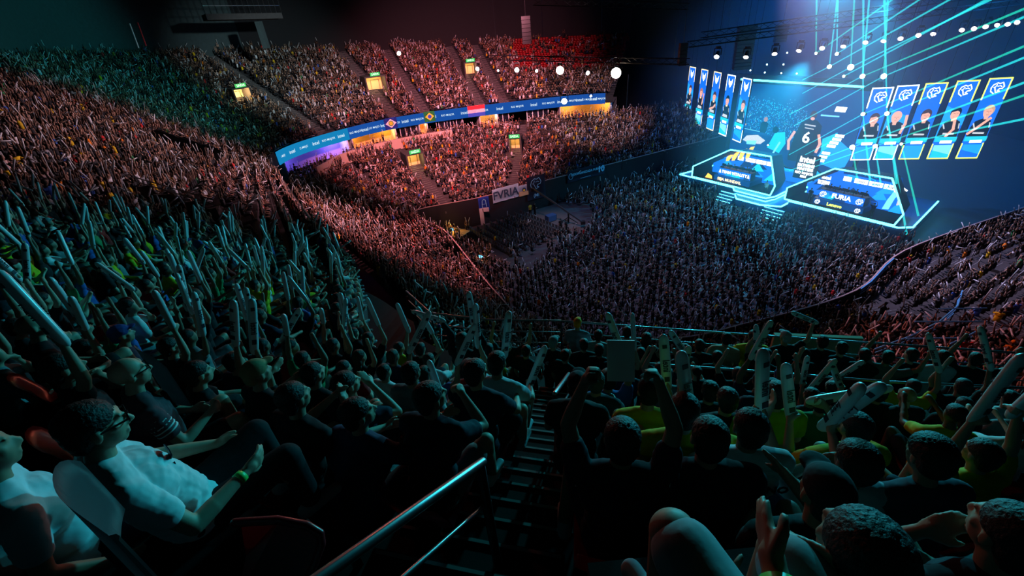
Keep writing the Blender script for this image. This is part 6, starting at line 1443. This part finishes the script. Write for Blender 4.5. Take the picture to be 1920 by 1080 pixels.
# people on the stage
for i, (p, kind) in enumerate(STAGE_PEOPLE):
    ms, J, arms, P = VAR[7]; fz = math.atan2(-SN.y, -SN.x)-math.pi/2; root = empty('person', p, fz)
    dress(root, ms, BLK, BLK, HB, SKIN[0]); tag(root, 'player in black sitting at the desk in the %s booth' % ('left' if kind == 'L' else 'right'), 'person', 'players in the %s booth' % ('left' if kind == 'L' else 'right'))
    seat(p, fz, MT['seat_grey'], 'dark chair of a player in the %s booth' % ('left' if kind == 'L' else 'right'), 'player chairs in the %s booth' % ('left' if kind == 'L' else 'right'))
for (s, t, z, v, c, lb) in ((11.6, .3, 1.27, 11, (.6, .6, .62), 'person in white standing at the right end of the left booth'), (22.6, .6, 1.27, 10, BLK, 'person in black standing near the right end of the right booth, arm raised'), (16.3, 1.0, 1.27, 11, BLK, 'camera operator in black at the left end of the right booth')):
    ms, J, arms, P = VAR[v]; root = empty('person', SP(s, t, z), R(120)); dress(root, ms, c, BLK, HB, SKIN[0]); tag(root, lb, 'person')
for (px, py, v, c, rz, lb) in ((995, 405, 11, (.5, .4, .05), 30, 'person in a yellow vest standing on the bare floor'), (1003, 404, 11, BLK, -60, 'person in black beside the yellow vest on the bare floor'), (1052, 435, 11, BLK, 10, 'person in black on the bare floor edge, left of the crane'), (1062, 437, 11, BLK, 40, 'person in black on the bare floor edge, facing the crane')):
    ms, J, arms, P = VAR[v]; root = empty('person', at(px, py, 0), R(rz)); dress(root, ms, c, BLK, HB, SKIN[1]); tag(root, lb, 'person')
# ------------------------------------------------------------------ light
def spot(name, loc, aim, energy, col, ang, blend=.6, soft=.5):
    L = bpy.data.lights.new(name, 'SPOT'); L.energy = energy; L.color = col; L.spot_size = R(ang); L.spot_blend = blend; L.shadow_soft_size = soft
    o = bpy.data.objects.new(name, L); COL.objects.link(o); o.location = loc; d = Vector(aim)-Vector(loc); o.rotation_euler = d.to_track_quat('-Z', 'Y').to_euler(); return o
W = bpy.data.worlds.new('world'); SC.world = W; W.use_nodes = True; W.node_tree.nodes['Background'].inputs[0].default_value = (.02, .05, .06, 1); W.node_tree.nodes['Background'].inputs[1].default_value = .012
KL = 1.0
spot('cyan_key', (30, 44, 23), (-2, 4, 18), 42000, (.02, .72, .95), 42, .9, .5)
spot('cyan_key_right', (20, 50, 27), (8, 4, 17), 54000, (.04, .75, .85), 30, .9, .5)
spot('teal_left', (34, 48, 24), (-10, 9, 18.5), 23000, (.03, .75, .85), 24, .9)
spot('teal_left_top', (10, 55, 27), (-47, 58, 21), 30000, (.05, .75, .8), 36, .8)
spot('rose_left', (16, 58, 26), (-22, 36, 14), 78000, (1., .62, .72), 44, .9)
spot('rose_lower_left', (16, 62, 25), (-10, 38, 6), 160312, (1., .27, .33), 36, .8)
spot('rose_far', (-2, 36, 27), (-8, 70, 8), 126224, (1., .29, .35), 62, .8)
spot('rose_far_up', (0, 45, 28), (-3, 90, 13), 70200, (1., .32, .42), 56, .8)
spot('grey_far_up', (-5, 45, 28), (-34, 84, 15), 41310, (.70, .90, .95), 40, .9)
spot('rose_far_right', (16, 48, 26), (14, 76, 7), 40500, (.95, .55, .62), 40, .8)
spot('violet_floor', (6, 40, 30), (14, 42, 0), 10968, (.50, .48, 1.), 70, .8)
spot('blue_floor', (36, 56, 15), (23, 50, 0), 30000, (.04, .6, 1.), 84, .9)
spot('bare_floor_fill', (8, 40, 26), (5.5, 50.5, 0), 9000, (1., .55, .5), 20, .7, .8)  # added fill spot, brightens the bare floor patch
spot('lav_right', (22, 45, 27), (36, 26, 4), 54000, (.75, .6, 1.), 56, .9)
spot('red_near_right', (4, 30, 26), (24, 13, 8), 14000, (1., .30, .35), 36, .8)
spot('red_near', (-6, 34, 24), (3, 3, 18), 2200, (1., .18, .12), 40, .8)
# ------------------------------------------------------------------ haze around the stage
def haze():
    bm = bmesh.new(); box(bm, (55, 66, 16.4), (62, 62, 32.6), Matrix.Rotation(R(0), 3, 'Z'))
    o = link('stage_haze', fin(bm, 'h')); m = bpy.data.materials.new('haze'); m.use_nodes = True; nt = m.node_tree; nt.nodes.clear()
    v = nt.nodes.new('ShaderNodeVolumeScatter'); v.inputs['Density'].default_value = .011; v.inputs['Color'].default_value = (.75, .9, 1, 1); v.inputs['Anisotropy'].default_value = .15
    out = nt.nodes.new('ShaderNodeOutputMaterial'); nt.links.new(v.outputs[0], out.inputs['Volume']); o.data.materials.append(m)
    tag(o, 'blue lit haze hanging around the stage', 'haze', None, 'stuff')
haze()
spot('haze_blue', (42, 62, 34), (42, 60, 0), 45000, (.01, .20, 1.), 120, .9, 1.)
spot('haze_cyan', (40, 52, 21), (36, 49, 4), 34000, (.02, .6, 1.), 80, .9, 1.)
spot('haze_right', (62, 48, 28), (60, 50, 0), 15000, (.01, .25, 1.), 120, .9, 1.)
SC.cycles.use_denoising = True; SC.cycles.max_bounces = 5; SC.cycles.diffuse_bounces = 2; SC.cycles.transparent_max_bounces = 24; SC.cycles.volume_bounces = 0; SC.cycles.glossy_bounces = 2
SC.cycles.sample_clamp_indirect = 4; SC.cycles.caustics_reflective = False; SC.cycles.caustics_refractive = False
SC.view_settings.view_transform = 'Standard'; SC.view_settings.look = 'None'; SC.view_settings.exposure = 0; SC.view_settings.gamma = 1
